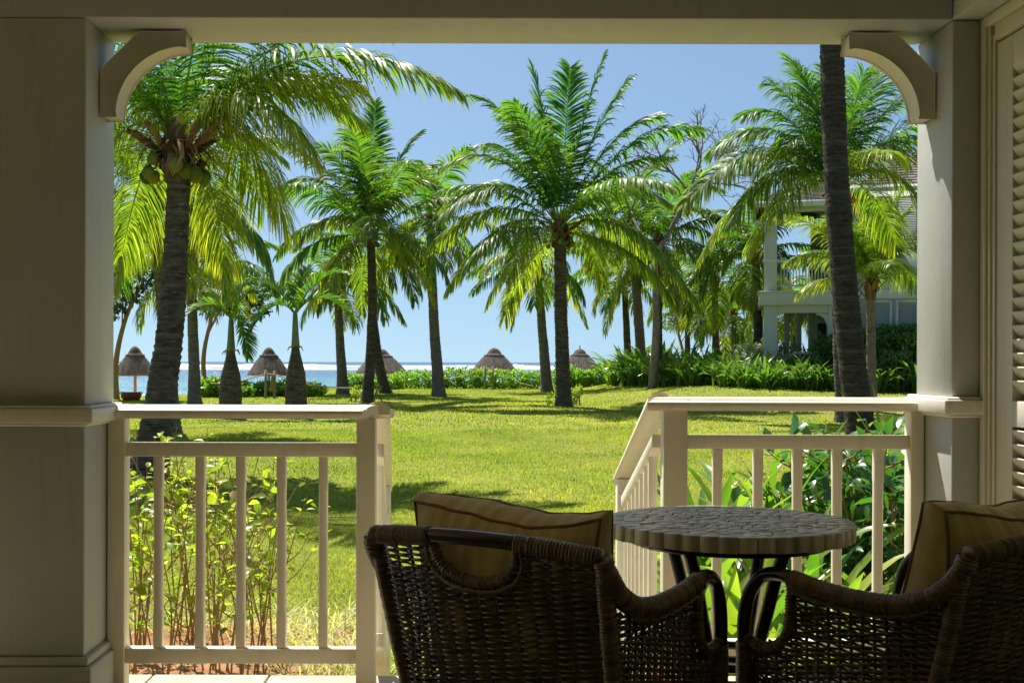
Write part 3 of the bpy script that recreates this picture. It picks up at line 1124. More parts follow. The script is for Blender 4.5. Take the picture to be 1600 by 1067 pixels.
ring_ = [np.array([r_in * math.cos(a_), r_in * math.sin(a_)]) for a_ in np.linspace(0, 2 * math.pi, 60, endpoint=False)]
for i, s0 in enumerate(seeds):
    poly = ring_
    for j in np.argsort(((seeds - s0) ** 2).sum(1))[1:22]:
        n_ = seeds[j] - s0
        L_ = np.linalg.norm(n_)
        n_ = n_ / L_
        poly = clip(poly, n_, n_ @ s0 + L_ / 2 - .0017)
        if len(poly) < 3:
            break
    if len(poly) < 3:
        continue
    P2 = np.array(poly)
    P2 = P2 + rr.uniform(-.0010, .0010, P2.shape)
    c_ = P2.mean(0)
    k_ = len(P2)
    z1 = TZ + rr.uniform(-.0008, .0010)
    off = np.array([TX, TY])
    up = np.concatenate([off + c_ + (P2 - c_) * .95, np.full((k_, 1), z1)], 1)
    md = np.concatenate([off + P2, np.full((k_, 1), z1 - .0016)], 1)
    lo = np.concatenate([off + P2, np.full((k_, 1), TZ - .008)], 1)
    ix = np.arange(k_)
    jx = (ix + 1) % k_
    q4 = np.concatenate([np.stack([ix, jx, k_ + jx, k_ + ix], -1), np.stack([k_ + ix, k_ + jx, 2 * k_ + jx, 2 * k_ + ix], -1)])
    t3 = np.stack([np.full(k_, 3 * k_), 2 * k_ + ix, 2 * k_ + jx], -1)
    MB().add(np.concatenate([lo, md, up, [[*(off + c_), z1]]]), q4, t3, tint=(0, rr.uniform(.36, .64), 0)).build('tile', M['tile'], top)
for a in (R(52), R(128), R(232), R(296)):
    pr = [(.220, .700), (.185, .63), (.150, .53), (.118, .44), (.106, .36), (.115, .26), (.16, .14), (.245, .006)]
    MB().tube(spline([(TX + r_ * math.cos(a), TY + r_ * math.sin(a), z) for r_, z in pr], .02), .0165, 10).build('leg', M['cane'], tb, smooth=True)
for z, r_ in ((.392, .128), (.352, .128)):
    an = np.linspace(0, 2 * math.pi, 40)
    MB().tube(np.stack([TX + r_ * np.cos(an), TY + r_ * np.sin(an), np.full(40, z)], -1), .011, 8, caps=False).build('ring_stretcher', M['cane'], tb, smooth=True)
MB().lathe([(.235, TZ - .037), (.25, TZ - .037), (.25, TZ - .058), (.225, TZ - .058), (.225, TZ - .037)], 40, (TX, TY, 0)).build('top_ring', M['cane'], tb, smooth=True)

# ------------------------------------------------------------------ palms
def nrm(v):
    return v / (np.linalg.norm(v, axis=-1, keepdims=True) + 1e-9)


def resample(p, n):
    p = np.asarray(p, float)
    L = np.concatenate([[0], np.cumsum(np.linalg.norm(np.diff(p, axis=0), axis=1))])
    q = np.linspace(0, L[-1], n)
    return np.stack([np.interp(q, L, p[:, i]) for i in range(3)], -1), L[-1]


def frond(mb, pts, leaf_len, nl, rr, yel=.1, skip=.17, droop=.8, vee=24, roll=0.0, wide=1.0, r0=.034, fan=(80, 34)):
    """one feather leaf along the polyline pts: midrib and two rows of bending leaflets"""
    p, L = resample(pts, 24)
    T = nrm(np.gradient(p, axis=0))
    hd = p[-1] - p[0]
    if math.hypot(hd[0], hd[1]) < .25 * L:
        hd = p[12] - p[0]
    az = math.atan2(hd[1], hd[0])
    S0 = np.array([math.sin(az), -math.cos(az), 0])
    S = nrm(S0 - T * (T @ S0)[:, None])
    N_ = np.cross(S, T)
    rl = roll * np.linspace(.2, 1, 24)[:, None]
    S, N_ = S * np.cos(rl) + N_ * np.sin(rl), N_ * np.cos(rl) - S * np.sin(rl)
    tt = np.linspace(skip, .995, nl)
    idx = tt * 23
    def at(A):
        return np.stack([np.interp(idx, np.arange(24), A[:, i]) for i in range(3)], -1)
    p_, T_, S_, N2 = at(p), nrm(at(T)), nrm(at(S)), nrm(at(N_))
    k = (tt - skip) / (1 - skip)
    prof = (.50 + .50 * np.sin(np.clip(k / .34, 0, 1) * math.pi / 2)) * (1 - .60 * np.clip((k - .45) / .55, 0, 1) ** 1.7)
    spc = L * (1 - skip) / nl
    w = np.clip(1.12 * spc, .012, .095) * wide
    down = np.array([0, 0, -1.0])
    for sd in (-1, 1):
        a = np.radians(fan[0] + (fan[1] - fan[0]) * k ** .9 + rr.normal(0, 4, nl) + 7 * np.sin(tt * 31 + rr.uniform(0, 6)) * np.sin(tt * 13 + rr.uniform(0, 6)))[:, None]
        v = np.radians(vee * (1 - .5 * k) + rr.normal(0, 7, nl))[:, None]
        d0 = nrm(np.cos(a) * T_ + np.sin(a) * (sd * S_ * np.cos(v) + N2 * np.sin(v)))
        g = (droop * rr.uniform(.55, 1.25, nl))[:, None]
        l = (leaf_len * prof * rr.uniform(.86, 1.08, nl))[:, None]
        d1 = nrm(d0 + g * .55 * down)
        d2 = nrm(d0 + g * 1.35 * down)
        d3 = nrm(d0 + g * 2.4 * down)
        q0 = p_
        q1 = q0 + d0 * l * .22
        q2 = q1 + d1 * l * .30
        q3 = q2 + d2 * l * .28
        q4 = q3 + d3 * l * .20
        tw = rr.normal(0, .35, nl)[:, None]
        rows = []
        for q, d_, ww in ((q0, d0, .45), (q1, d0, 1.0), (q2, d1, .95), (q3, d2, .62), (q4, d3, .06)):
            W_ = nrm(T_ - d_ * (T_ * d_).sum(1, keepdims=True))
            B_ = np.cross(d_, W_)
            W_ = nrm(W_ + B_ * (tw + .25 * sd))
            rows += [q - W_ * w * ww * .5, q + W_ * w * ww * .5]
        V = np.stack(rows, 1)                                  # nl, 10, 3
        b = np.arange(nl)[:, None] * 10
        Q = np.stack([b + np.array(f)[None] for f in ((0, 1, 3, 2), (2, 3, 5, 4), (4, 5, 7, 6), (6, 7, 9, 8))], 1).reshape(-1, 4)
        Rr = np.clip(yel + rr.normal(0, .07 + .25 * yel, nl) + (.22 * yel + .02) * k, 0, 1)
        G = np.clip(rr.normal(.5, .13, nl), .1, .9)
        bro = (rr.random(nl) < .10 + .3 * yel) * rr.uniform(.2, .9, nl)
        C = np.zeros((nl, 10, 3))
        C[:, :, 0] = np.clip(Rr[:, None] + (np.array([-.05, -.05, -.03, -.03, .04, .04, .26, .26, .55, .55]) * (.25 + 1.6 * yel))[None], 0, 1)
        C[:, :, 1] = G[:, None]
        C[:, 6:8, 2] = (bro * .35)[:, None]
        C[:, 8:, 2] = bro[:, None]
        mb.add(V.reshape(-1, 3), Q, tint=C.reshape(-1, 3))
    rad = np.interp(np.linspace(0, 1, 24), [0, .04, .2, 1], [r0 * 1.5, r0 * 1.1, r0 * .62, r0 * .12])
    rt = np.zeros((24, 3))
    rt[:, 0] = np.linspace(.45, .30, 24) + .3 * yel
    rt[:, 1] = .62
    mb.tube(p, rad, 5, tint=rt)


def arc(az, e0, L, drop, bend=0.0, n=22, pw=1.35):
    """polyline from the origin: starts at elevation e0, falls by drop degrees towards the tip"""
    t_ = np.linspace(0, 1, n)
    th = np.radians(np.maximum(e0 - drop * t_ ** pw, -88))
    a = az + np.radians(bend) * t_
    st = L / (n - 1)
    d_ = np.stack([np.cos(th) * np.cos(a), np.cos(th) * np.sin(a), np.sin(th)], -1) * st
    return np.concatenate([[np.zeros(3)], np.cumsum(d_, 0)[:-1]])


def bez(P0, P2, lift, f=.5, n=22, out=0.0):
    P1 = P0 + (P2 - P0) * f + np.array([0, 0, lift])
    t_ = np.linspace(0, 1, n)[:, None]
    return (1 - t_) ** 2 * P0 + 2 * t_ * (1 - t_) * P1 + t_ ** 2 * P2


GA = math.radians(137.5)


def palm(label, base_px, d, crown_px, r0, r1, gen=None, aimed=(), mat='frond', tmat='trunk_dark', nl=46, leaf=.8, nuts=0, nutmat='nut',
         seed=1, bend=(0, 0), cd=0.0, name='coconut_palm', group='coconut palms around the lawn', base_y=None, spathes=0, skip=.17):
    rr = np.random.default_rng(seed)
    bx = (base_px - VX) * d / F
    bz = float(gz(bx, d)) - .06
    C = P(crown_px[0], crown_px[1], d + cd)
    B = np.array([bx, d, bz])
    t_ = thing(name, label, 'palm tree', B, group)
    # trunk
    L = np.linalg.norm(C - B)
    nr = max(14, int(L / .095))
    f = []
    for i in range(nr):
        f += [i / nr, (i + .72) / nr]
    f = np.array(f + [1.0])
    mid_ = (B + C) / 2 + np.array([bend[0], 0, bend[1]]) * 2
    # leave the ground upright-ish
    mid_[0] += (B[0] - C[0]) * .12
    q = ((1 - f) ** 2)[:, None] * B + (2 * f * (1 - f))[:, None] * mid_ + (f ** 2)[:, None] * C
    h = f * L
    r = r1 + (r0 - r1) * (1 - f) ** 1.8
    r = r * (1 + .35 * np.exp(-h / .28)) * (1 + rr.normal(0, .018, len(f)))
    r[1:-1:2] *= 1.035
    r[2:-1:2] *= .97
    q[:, 0] += np.cumsum(rr.normal(0, .0022, len(f)))
    MB().tube(q, r, 14).build('trunk', M[tmat], t_, smooth=True)
    # fibrous heart of the crown
    an = np.arange(18) * 2 * math.pi / 18
    wob = 1 + .16 * np.sin(an * 5 + 1)[None] * np.ones((6, 1)) + rr.normal(0, .07, (6, 18))
    hb = MB()
    hb.lathe([(r1 * .98, -.42), (r1 * 1.12, -.25), (r1 * 1.32, -.02), (r1 * 1.2, .16), (r1 * .8, .34), (.02, .5)], 18, C, tint=(0, .5, 0), wob=wob)
    for i in range(26 if spathes else 14):                # torn sheaths round it
        a = rr.uniform(0, 6.28)
        z0 = rr.uniform(-.40, .05)
        o_ = np.array([math.cos(a), math.sin(a), 0])
        s_ = np.array([-o_[1], o_[0], 0])
        wv_, hh = rr.uniform(.03, .085), rr.uniform(.22, .50)
        p0 = C + o_ * r1 * 1.1 + (0, 0, z0)
        p1 = C + o_ * (r1 * 1.1 + hh * .45) + (0, 0, z0 + hh * .6)
        p2 = C + o_ * (r1 * 1.1 + hh * .8) + s_ * rr.uniform(-.12, .12) + (0, 0, z0 + hh * .75 + rr.uniform(-.35, .15))
        hb.add([p0 - s_ * wv_, p0 + s_ * wv_, p1 - s_ * wv_ * .8, p1 + s_ * wv_ * .8, p2 - s_ * .01, p2 + s_ * .01], [(0, 1, 3, 2), (2, 3, 5, 4)], tint=(0, rr.uniform(.25, .8), 0))
    for i in range(16 if spathes else 0):                 # dry strips and spent stalks hanging under the crown
        a = rr.uniform(0, 6.28)
        o_ = np.array([math.cos(a), math.sin(a), 0])
        s_ = np.array([-o_[1], o_[0], 0])
        w_ = rr.uniform(.012, .04)
        l_ = rr.uniform(.25, .65)
        z0 = rr.uniform(-.25, .15)
        q = [C + o_ * r1 * 1.1 + (0, 0, z0), C + o_ * (r1 * 1.2 + l_ * .35) + (0, 0, z0 + l_ * .12), C + o_ * (r1 * 1.2 + l_ * .55) + s_ * rr.uniform(-.08, .08) + (0, 0, z0 - l_ * .25), C + o_ * (r1 * 1.2 + l_ * .6) + s_ * rr.uniform(-.12, .12) + (0, 0, z0 - l_ * .75)]
        v = []
        for k_, p_ in enumerate(q):
            ww = w_ * (1, 1.1, .8, .15)[k_]
            v += [p_ - s_ * ww, p_ + s_ * ww]
        hb.add(v, [(0, 1, 3, 2), (2, 3, 5, 4), (4, 5, 7, 6)], tint=(0, rr.uniform(.4, .95), 0))
    hb.build('crown_heart', M['boot'], t_, smooth=True)
    fl = []
    if gen:
        n_, Lf, lo, hi, dp = gen
        for i in range(n_):
            k = (i + .5) / n_
            e0 = hi - (hi - lo) * k ** .95 + rr.normal(0, 4)
            dr = dp * (.55 + .7 * k ** .5) * rr.uniform(.8, 1.2)
            if e0 < 0:
                dr *= .75
            fl.append((C + arc(i * GA + seed, e0, Lf * rr.uniform(.82, 1.06) * (.85 + .25 * math.sin(math.pi * min(1, k + .15))), dr, rr.normal(0, 10)), np.clip((k - .68) * 1.35, .02, .6) + rr.uniform(0, .06)))
    for tip in aimed:
        px, py, dd, lift = tip[:4]
        yel = tip[4] * .85 if len(tip) > 4 else .06
        P2 = P(px, py, d + cd + dd)
        fl.append((bez(C + (0, 0, .1), P2, lift, tip[5] if len(tip) > 5 else .5), yel))
    for pts, yel in fl:
        up = np.clip((pts[8] - pts[0])[2] / (np.linalg.norm(pts[8] - pts[0]) + 1e-6), -1, 1)
        mb = MB()
        frond(mb, pts, leaf * 1.22 * rr.uniform(.88, 1.08), int(nl * 1.3), rr, yel, droop=1.30 - 1.02 * max(0, up) ** 1.3 + rr.uniform(-.15, .25), vee=9 + rr.uniform(-8, 10), roll=rr.normal(0, .28), r0=.020 + .010 * r1 / .15, skip=skip)
        mb.build('frond', M[mat], t_, smooth=False)
    # nuts
    for i in range(nuts):
        a = (i // 4) * 1.9 + seed + rr.uniform(-.1, .1) if i % 4 == 0 else a + rr.uniform(.22, .42)
        rr_ = r1 + rr.uniform(.12, .28)
        c_ = C + np.array([math.cos(a) * rr_, math.sin(a) * rr_, rr.uniform(-.42, -.12)])
        s_ = rr.uniform(.070, .105)
        MB().tube([C + (math.cos(a) * r1, math.sin(a) * r1, .02), (C + c_) / 2 + (math.cos(a) * .06, math.sin(a) * .06, .10), c_ + (0, 0, s_ * .9)], [.014, .011, .007], 5, tint=(0, .7, 0)).build('nut_stalk', M['wood'], t_, smooth=True)
        pr = [(0.004, -s_ * 1.15), (s_ * .55, -s_ * .95), (s_ * .95, -s_ * .3), (s_ * .98, s_ * .25), (s_ * .6, s_ * .85), (.012, s_ * 1.1)]
        MB().lathe(pr, 10, c_, tint=(0, rr.uniform(.25, .75), 0)).build('coconut', M[nutmat], t_, smooth=True)
    for i in range(spathes):
        a = rr.uniform(0, 6.28)
        o_ = np.array([math.cos(a), math.sin(a), rr.uniform(.5, 1.3)])
        o_ /= np.linalg.norm(o_)
        p0 = C + np.array([math.cos(a), math.sin(a), 0]) * r1 * 1.3
        l = rr.uniform(.5, .85)
        MB().tube([p0, p0 + o_ * l * .3, p0 + o_ * l * .65 + (0, 0, .03), p0 + o_ * l], [.018, .05, .055, .004], 7, tint=(0, rr.uniform(.4, .7), 0)).build('spathe', M['boot'], t_, smooth=True)
        sp_ = MB()
        for k in range(9):                                # flower strings
            e = p0 + o_ * l * .5 + rr.normal(0, .16, 3) + np.array([math.cos(a), math.sin(a), -.25]) * .3
            sp_.tube([p0 + o_ * .12, (p0 + e) / 2 + (0, 0, .10), e], [.007, .006, .003], 4, tint=(0, .6, 0))
        sp_.build('flower_stalk', M['wood'], t_, smooth=True)
    return t_


# close left palm
palm('stout coconut palm with fat dark trunk and green coconuts, nearest the left pillar', 230, 16.0, (276, 240), .245, .155, (5, 3.4, 45, 82, 60),
     [(712, 140, -.6, 1.62, .13, .42), (600, 45, 1.2, 1.2, .06), (482, 232, -1.0, 1.25, .32), (446, 345, .5, 1.55, .42), (352, 400, 1.3, 1.1, .55), (520, 150, .9, 1.0, .12),
      (410, 325, 1.5, 1.4, .3), (120, 330, -.6, 1.3, .35), (150, 210, .8, 1.3, .2), (60, 90, .3, 1.0, .1), (190, 400, 1.5, 1.2, .4), (560, 190, 1.6, 1.3, .15), (420, -60, .6, .6, .03), (200, -60, -.4, .5, .03)],
     nl=84, leaf=.92, nuts=10, seed=3, bend=(.135, 0), spathes=6)
palm('coconut palm with slim grey trunk half hidden behind the stout dark palm', 268, 24.0, (236, 318), .19, .13, (13, 3.2, -35, 80, 80),
     [(410, 400, .4, 1.5, .42), (420, 300, 1.0, 1.3, .2), (350, 430, -.8, 1.2, .5), (180, 450, -.5, 1.3, .5), (440, 250, .5, 1.6, .2), (120, 260, .6, 1.5, .2)],
     tmat='trunk_grey', nl=60, leaf=.85, nuts=8, seed=8, bend=(.05, 0), spathes=3)
palm('coconut palm with yellowing fronds between the stout dark palm and the bottle palms', 305, 38.0, (298, 415), .22, .15, (14, 3.2, -30, 75, 80),
     [(395, 460, .5, 1.4, .5), (400, 370, .4, 1.5, .3)], tmat='trunk_grey', nl=46, leaf=.8, nuts=4, seed=12)
# central pair
palm('tall coconut palm with slim dark trunk rising behind the end of the left railing', 573, 40.0, (579, 368), .20, .14, (16, 4.5, -32, 84, 74),
     [(540, 172, .6, .5, .03), (585, 160, 1.2, .3, .03), (655, 208, .2, 1.0, .03), (500, 230, -.4, 1.3, .05), (452, 285, .5, 1.4, .1), (462, 385, -.5, 1.5, .4), (690, 300, .3, 1.9, .12), (520, 440, -.7, 1.1, .55), (648, 470, .6, 1.9, .15), (640, 410, -.8, 1.6, .35)],
     mat='frond_far', nl=50, leaf=.85, nuts=4, seed=17, bend=(.10, 0))
palm('big dark-trunked coconut palm standing alone in the middle of the lawn', 881, 36.0, (874, 362), .235, .185, (8, 4.7, -25, 84, 70),
     [(832, 108, .5, .9, .03), (942, 88, -.4, .8, .04), (978, 128, .6, 1.0, .03), (736, 150, .3, 1.9, .03), (790, 170, -.9, 1.2, .03), (1032, 182, .5, 1.7, .03), (1098, 205, 1.2, 2.1, .04), (755, 228, 1.2, 1.5, .06), (672, 352, -.3, 2.5, .12, .4), (690, 265, .9, 2.3, .12, .45),
      (664, 395, .8, 1.9, .3), (1046, 318, -.5, 1.55, .25), (1090, 478, -1.3, 2.3, .16, .55), (700, 450, -.9, 1.9, .4), (790, 440, -1.3, 1.2, .55), (940, 440, .9, 1.5, .45), (1010, 400, 1.4, 1.6, .3), (890, 105, .8, .5, .03)],
     mat='frond', nl=62, leaf=.95, nuts=12, seed=23, bend=(-.05, 0), spathes=3)
# towards the sea
palm('coconut palm with leaning dark trunk close behind the slim central palm', 603, 50.0, (580, 405), .24, .15, (14, 3.3, -28, 74, 78), tmat='trunk_dark', nl=38, leaf=.8, seed=29, bend=(-.22, -.1), mat='frond_far')
palm('coconut palm with pale grey trunk on the sea edge left of centre', 686, 46.0, (671, 350), .25, .16, (15, 3.6, -28, 82, 80), [(640, 400, .3, 1.6, .45), (700, 420, -.4, 1.5, .5), (590, 440, .5, 1.9, .5)], tmat='trunk_grey', nl=40, leaf=.8, seed=31, bend=(-.07, 0), nuts=3)
palm('coconut palm on the sea edge just right of the bottle palms', 536, 48.0, (525, 445), .24, .15, (15, 3.0, -30, 78, 80), [(630, 500, .3, 1.5, .3), (440, 470, .4, 1.4, .35)], tmat='trunk_grey', nl=38, leaf=.75, seed=37, nuts=3)
palm('coconut palm with drooping yellow-edged fronds behind the lone lawn palm', 855, 52.0, (838, 412), .26, .17, (13, 3.4, -35, 78, 80), [(760, 480, .4, 1.7, .5), (800, 510, -.5, 1.2, .6), (916, 505, .5, 1.6, .4), (1000, 440, .3, 1.9, .3), (750, 430, -.3, 1.6, .4)],
     tmat='trunk_grey', nl=40, leaf=.85, nuts=7, nutmat='nutorange', seed=41)
palm('thin coconut palm right of the lone lawn palm with yellow fronds hanging left', 983, 58.0, (975, 432), .21, .15, (14, 3.3, -35, 75, 82), [(930, 470, .3, 1.5, .7), (945, 520, -.4, 1.4, .75)], nl=36, leaf=.8, seed=43, nuts=4, nutmat='nutorange')
palm('coconut palm with thick tan trunk rising from the lily bed', 1004, 50.0, (984, 335), .23, .18, (14, 3.8, -32, 82, 80), [(1090, 205, .4, 1.5, .1), (940, 380, .4, 1.6, .4)], tmat='trunk_tan', nl=42, leaf=.85, seed=47)
palm('coconut palm with dark trunk beside the bare-branched tree', 1027, 47.0, (1030, 378), .21, .15, (15, 3.7, -35, 80, 82), [(1140, 400, .3, 1.6, .1), (1130, 350, -.3, 1.7, .1), (1060, 470, .3, 1.4, .3), (940, 330, .5, 1.5, .1)], nl=44, leaf=.85, seed=53, mat='frond_far', nuts=3)
palm('coconut palm left of the two-storey house with hanging dark fronds', 1119, 52.0, (1117, 440), .19, .13, (15, 3.3, -35, 78, 80), nl=38, leaf=.85, seed=59, mat='frond_far')
palm('coconut palm with orange nuts at the corner of the two-storey house', 1186, 46.0, (1182, 395), .21, .15, (15, 3.5, -35, 80, 78), [(1120, 330, .3, 1.0, .2), (1130, 420, .2, 1.2, .3)], nl=42, leaf=.8, seed=61, nuts=14, nutmat='nutorange')
palm('low yellow-green coconut palm far behind the lily bed, near the bare tree', 1075, 62.0, (1072, 462), .18, .13, (14, 3.0, -35, 76, 85), nl=34, leaf=.85, seed=67, mat='frond_young')
palm('low yellow-green coconut palm far behind the lily bed, nearer the house', 1148, 60.0, (1146, 492), .18, .13, (14, 2.9, -35, 76, 85), nl=34, leaf=.85, seed=71, mat='frond_young')
palm('yellow-fronded coconut palm seen through the open ground floor of the house', 1240, 56.0, (1240, 470), .18, .13, (13, 2.8, -35, 70, 85), nl=34, leaf=.85, seed=72, mat='frond_young')
# right-hand group
palm('leafy coconut palm whose crown spreads in front of the two-storey house roof', 1318, 29.0, (1308, 300), .185, .14, (4, 3.6, 20, 82, 66),
     [(1068, 318, -.5, 2.2, .2, .45), (1185, 265, .8, 1.5, .06), (1202, 130, .3, 1.0, .05), (1245, 105, -.4, .6, .05), (1385, 95, .4, .7, .05), (1440, 150, -.3, 1.2, .06), (1480, 235, .5, 1.5, .1), (1450, 330, -.5, 1.4, .2), (1170, 385, .7, 1.5, .3), (1420, 250, -1.2, 1.3, .1), (1290, 110, .8, .5, .05), (1230, 225, -.9, 1.2, .06), (1350, 110, -.6, .5, .04), (1400, 380, .8, 1.3, .35), (1112, 235, .5, 1.9, .08), (1135, 350, -.3, 1.8, .2), (1095, 400, .7, 2.2, .25), (1160, 180, -.8, 1.5, .05), (1215, 330, -1.2, 1.2, .2)],
     nl=70, leaf=.95, nuts=5, nutmat='nutorange', seed=73, bend=(-.04, 0))
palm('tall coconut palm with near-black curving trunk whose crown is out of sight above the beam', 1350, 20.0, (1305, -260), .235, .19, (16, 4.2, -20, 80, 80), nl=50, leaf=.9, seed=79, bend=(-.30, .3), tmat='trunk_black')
palm('young coconut palm with pale feathery fronds in front of the house shutters', 1362, 33.0, (1360, 445), .16, .12, (7, 2.4, 20, 84, 60),
     [(1212, 335, -.3, .95, .3), (1236, 405, -.7, .85, .25), (1432, 315, .3, .8, .12), (1450, 395, -.4, .9, .12), (1300, 300, .4, .5, .15), (1412, 290, -.4, .5, .1), (1290, 395, .6, .7, .25), (1375, 315, -.7, .3, .1), (1440, 450, .2, 1.1, .15), (1285, 345, -.2, .6, .2)],
     mat='frond_young', nl=64, leaf=.72, seed=83, tmat='trunk_tan')


# bottle palms
def bottle_palm(label, base_px, d, bulge, crown_px, tips, seed):
    rr = np.random.default_rng(seed)
    bx = (base_px - VX) * d / F
    C = P(crown_px[0], crown_px[1], d)
    bz = float(gz(bx, d)) - .05
    t_ = thing('bottle_palm', label, 'palm tree', (bx, d, bz), 'bottle palms')
    Hh = C[2] - bz
    hs = np.linspace(0, 1, 44)
    pr = np.interp(hs, [0, .06, .25, .45, .58, .66, .70], np.array([.98, 1.0, 1.0, .86, .55, .38, .34]) * bulge)
    pr = pr * (1 + .012 * np.sin(np.arange(44) * 2.1) + rr.normal(0, .008, 44))
    k = hs <= .70
    ax = lambda h: np.array([bx + (C[0] - bx) * h, d, bz + Hh * h])
    MB().tube([ax(h) for h in hs[k]], pr[k], 18).build('trunk', M['trunk_dark'], t_, smooth=True)
    MB().tube([ax(h) for h in (.685, .72, .8, .92, 1.0, 1.03)], np.array([.40, .36, .30, .25, .20, .10]) * bulge * 1.05, 14).build('crownshaft', M['crownshaft'], t_, smooth=True)
    mb = MB()
    for i in range(6):
        a = rr.uniform(0, 6.3)
        p0 = ax(.69) + np.array([math.cos(a), math.sin(a), 0]) * bulge * .4
        mb.tube([p0, p0 + np.array([math.cos(a) * .06, math.sin(a) * .06, .04 * rr.uniform(-1, 1)]), p0 + np.array([math.cos(a) * .12, math.sin(a) * .12, -.10])], [.018, .02, .006], 5)
    mb.build('old_sheath', M['boot'], t_, smooth=True)
    for px, py, dd, lift, yel in tips:
        mb = MB()
        frond(mb, bez(ax(1.0), P(px, py, d + dd), lift, .42), .50, 66, rr, yel, skip=.12, droop=.20, vee=34, roll=rr.normal(0, .12), wide=1.5, r0=.028, fan=(70, 32))
        mb.build('frond', M['frond'], t_)
    return t_


bottle_palm('bottle palm with swollen grey trunk and five short fronds, nearer the stout dark palm', 360, 31.0, .30, (361, 500), [(287, 498, -.2, .75, .06), (410, 466, .4, .75, .05), (388, 560, -.5, .85, .05), (330, 455, .5, .35, .08), (385, 442, .2, .3, .05)], 5)
bottle_palm('bottle palm with swollen dark trunk and broad arching fronds, nearer the slim central palm', 463, 31.0, .29, (461, 492), [(388, 525, -.3, .95, .05), (388, 442, .5, .62, .05), (540, 428, -.3, .75, .05), (550, 496, .4, .95, .05), (478, 420, .6, .25, .05)], 9)

# ------------------------------------------------------------------ leaves and shrubs
def leaves(mb, pos, dr, up, L, W_, tint, full=True, curl=.25):
    """oval leaf blades at pos pointing along dr, faces towards up"""
    n = len(pos)
    L = np.broadcast_to(L, (n,))[:, None]
    W_ = np.broadcast_to(W_, (n,))[:, None]
    D = nrm(dr)
    S = nrm(np.cross(D, up))
    U = np.cross(S, D)
    if full:
        c1, c2, tp = pos + D * L * .34 + U * L * curl * .10, pos + D * L * .68 + U * L * curl * .04, pos + D * L - U * L * curl * .25
        V = np.stack([pos, c1, c2, tp, c1 - S * W_ * .5 + U * W_ * .16, c2 - S * W_ * .42 + U * W_ * .12, c1 + S * W_ * .5 + U * W_ * .16, c2 + S * W_ * .42 + U * W_ * .12], 1)
        b = np.arange(n)[:, None] * 8
        Q = np.stack([b + np.array(f)[None] for f in ((1, 6, 7, 2), (4, 1, 2, 5))], 1).reshape(-1, 4)
        T_ = np.stack([b + np.array(f)[None] for f in ((0, 6, 1), (0, 1, 4), (2, 7, 3), (5, 2, 3))], 1).reshape(-1, 3)
        k = 8
    else:
        V = np.stack([pos, pos + D * L * .5 + S * W_ * .5, pos + D * L - U * L * curl * .3, pos + D * L * .5 - S * W_ * .5], 1)
        b = np.arange(n)[:, None] * 4
        Q = (b + np.array((0, 1, 2, 3))[None]).reshape(-1, 4)
        T_ = None
        k = 4
    mb.add(V.reshape(-1, 3), Q, T_, tint=np.repeat(np.asarray(tint, float), k, 0))


def rtint(rr, n, y0=.15, ys=.2, g0=.5, gs=.15, b=.02):
    return np.stack([np.clip(rr.normal(y0, ys, n), 0, 1), np.clip(rr.normal(g0, gs, n), .05, .95), (rr.random(n) < b) * rr.uniform(.3, 1, n)], -1)


def sphere(rr, n):
    return nrm(rr.normal(0, 1, (n, 3)))


def blob_leaves(mb, blobs, n, rr, L, W_, y0=.15, ys=.2, up=.6, full=False, floor=None, b=.02):
    """leaf faces spread through the outer part of several ellipsoids"""
    vol = np.array([x[3] * x[4] + x[3] * x[5] + x[4] * x[5] for x in blobs])
    cnt = np.maximum(4, (n * vol / vol.sum()).astype(int))
    for (x, y, z, a, bb, c_), m_ in zip(blobs, cnt):
        dirs = sphere(rr, m_)
        rad = rr.uniform(.45, 1.06, m_) ** .6
        clump = .82 + .22 * np.sin(dirs[:, 0] * 6 + x * 3) * np.sin(dirs[:, 1] * 5 + y) + .1 * np.sin(dirs[:, 2] * 9 + z)
        p_ = np.array([x, y, z]) + dirs * np.array([a, bb, c_]) * (rad * clump)[:, None]
        if floor is not None:
            p_ = p_[p_[:, 2] > gz(p_[:, 0], p_[:, 1]) + floor]
            dirs = dirs[:len(p_)]
        k = len(p_)
        d_ = nrm(dirs[:k] * .7 + sphere(rr, k) * .8 + np.array([0, 0, .15]))
        u_ = nrm(sphere(rr, k) * .55 + np.array([0, 0, up]) + dirs[:k] * .5)
        leaves(mb, p_, d_, u_, L * rr.uniform(.7, 1.25, k), W_ * rr.uniform(.75, 1.2, k), rtint(rr, k, y0, ys, b=b), full)


def strap(n_seg, base, az, e0, drop, L, W_, rr, mb=None, fold=.35, tint=None):
    """one channelled strap leaf"""
    p_ = arc(az, e0, L, drop, rr.normal(0, 12), n_seg + 1, 1.6) + base
    T_ = nrm(np.gradient(p_, axis=0))
    S = np.tile(np.array([math.sin(az), -math.cos(az), 0]), (n_seg + 1, 1))
    rot = rr.normal(0, .35)
    N_ = np.cross(S, T_)
    S2 = S * math.cos(rot) + N_ * math.sin(rot)
    N2 = np.cross(S2, T_)
    k = np.linspace(0, 1, n_seg + 1)
    w = W_ * np.clip(np.interp(k, [0, .12, .45, .8, 1], [.55, .75, 1, .72, .04]), 0, 1)[:, None] / 2
    l, r = p_ - S2 * w + N2 * w * fold, p_ + S2 * w + N2 * w * fold
    V = np.stack([l, p_, r], 1).reshape(-1, 3)
    b = np.arange(n_seg)[:, None] * 3
    Q = np.concatenate([b + np.array((0, 1, 4, 3)), b + np.array((1, 2, 5, 4))])
    mb = mb or MB()
    tn = np.repeat(np.stack([np.clip(tint[0] + .15 * (1 - k) ** 2 + .12 * k ** 3, 0, 1), np.full(n_seg + 1, tint[1]), np.clip(tint[2] * k ** 2, 0, 1)], -1), 3, 0)
    return mb.add(V, Q, tint=tn)


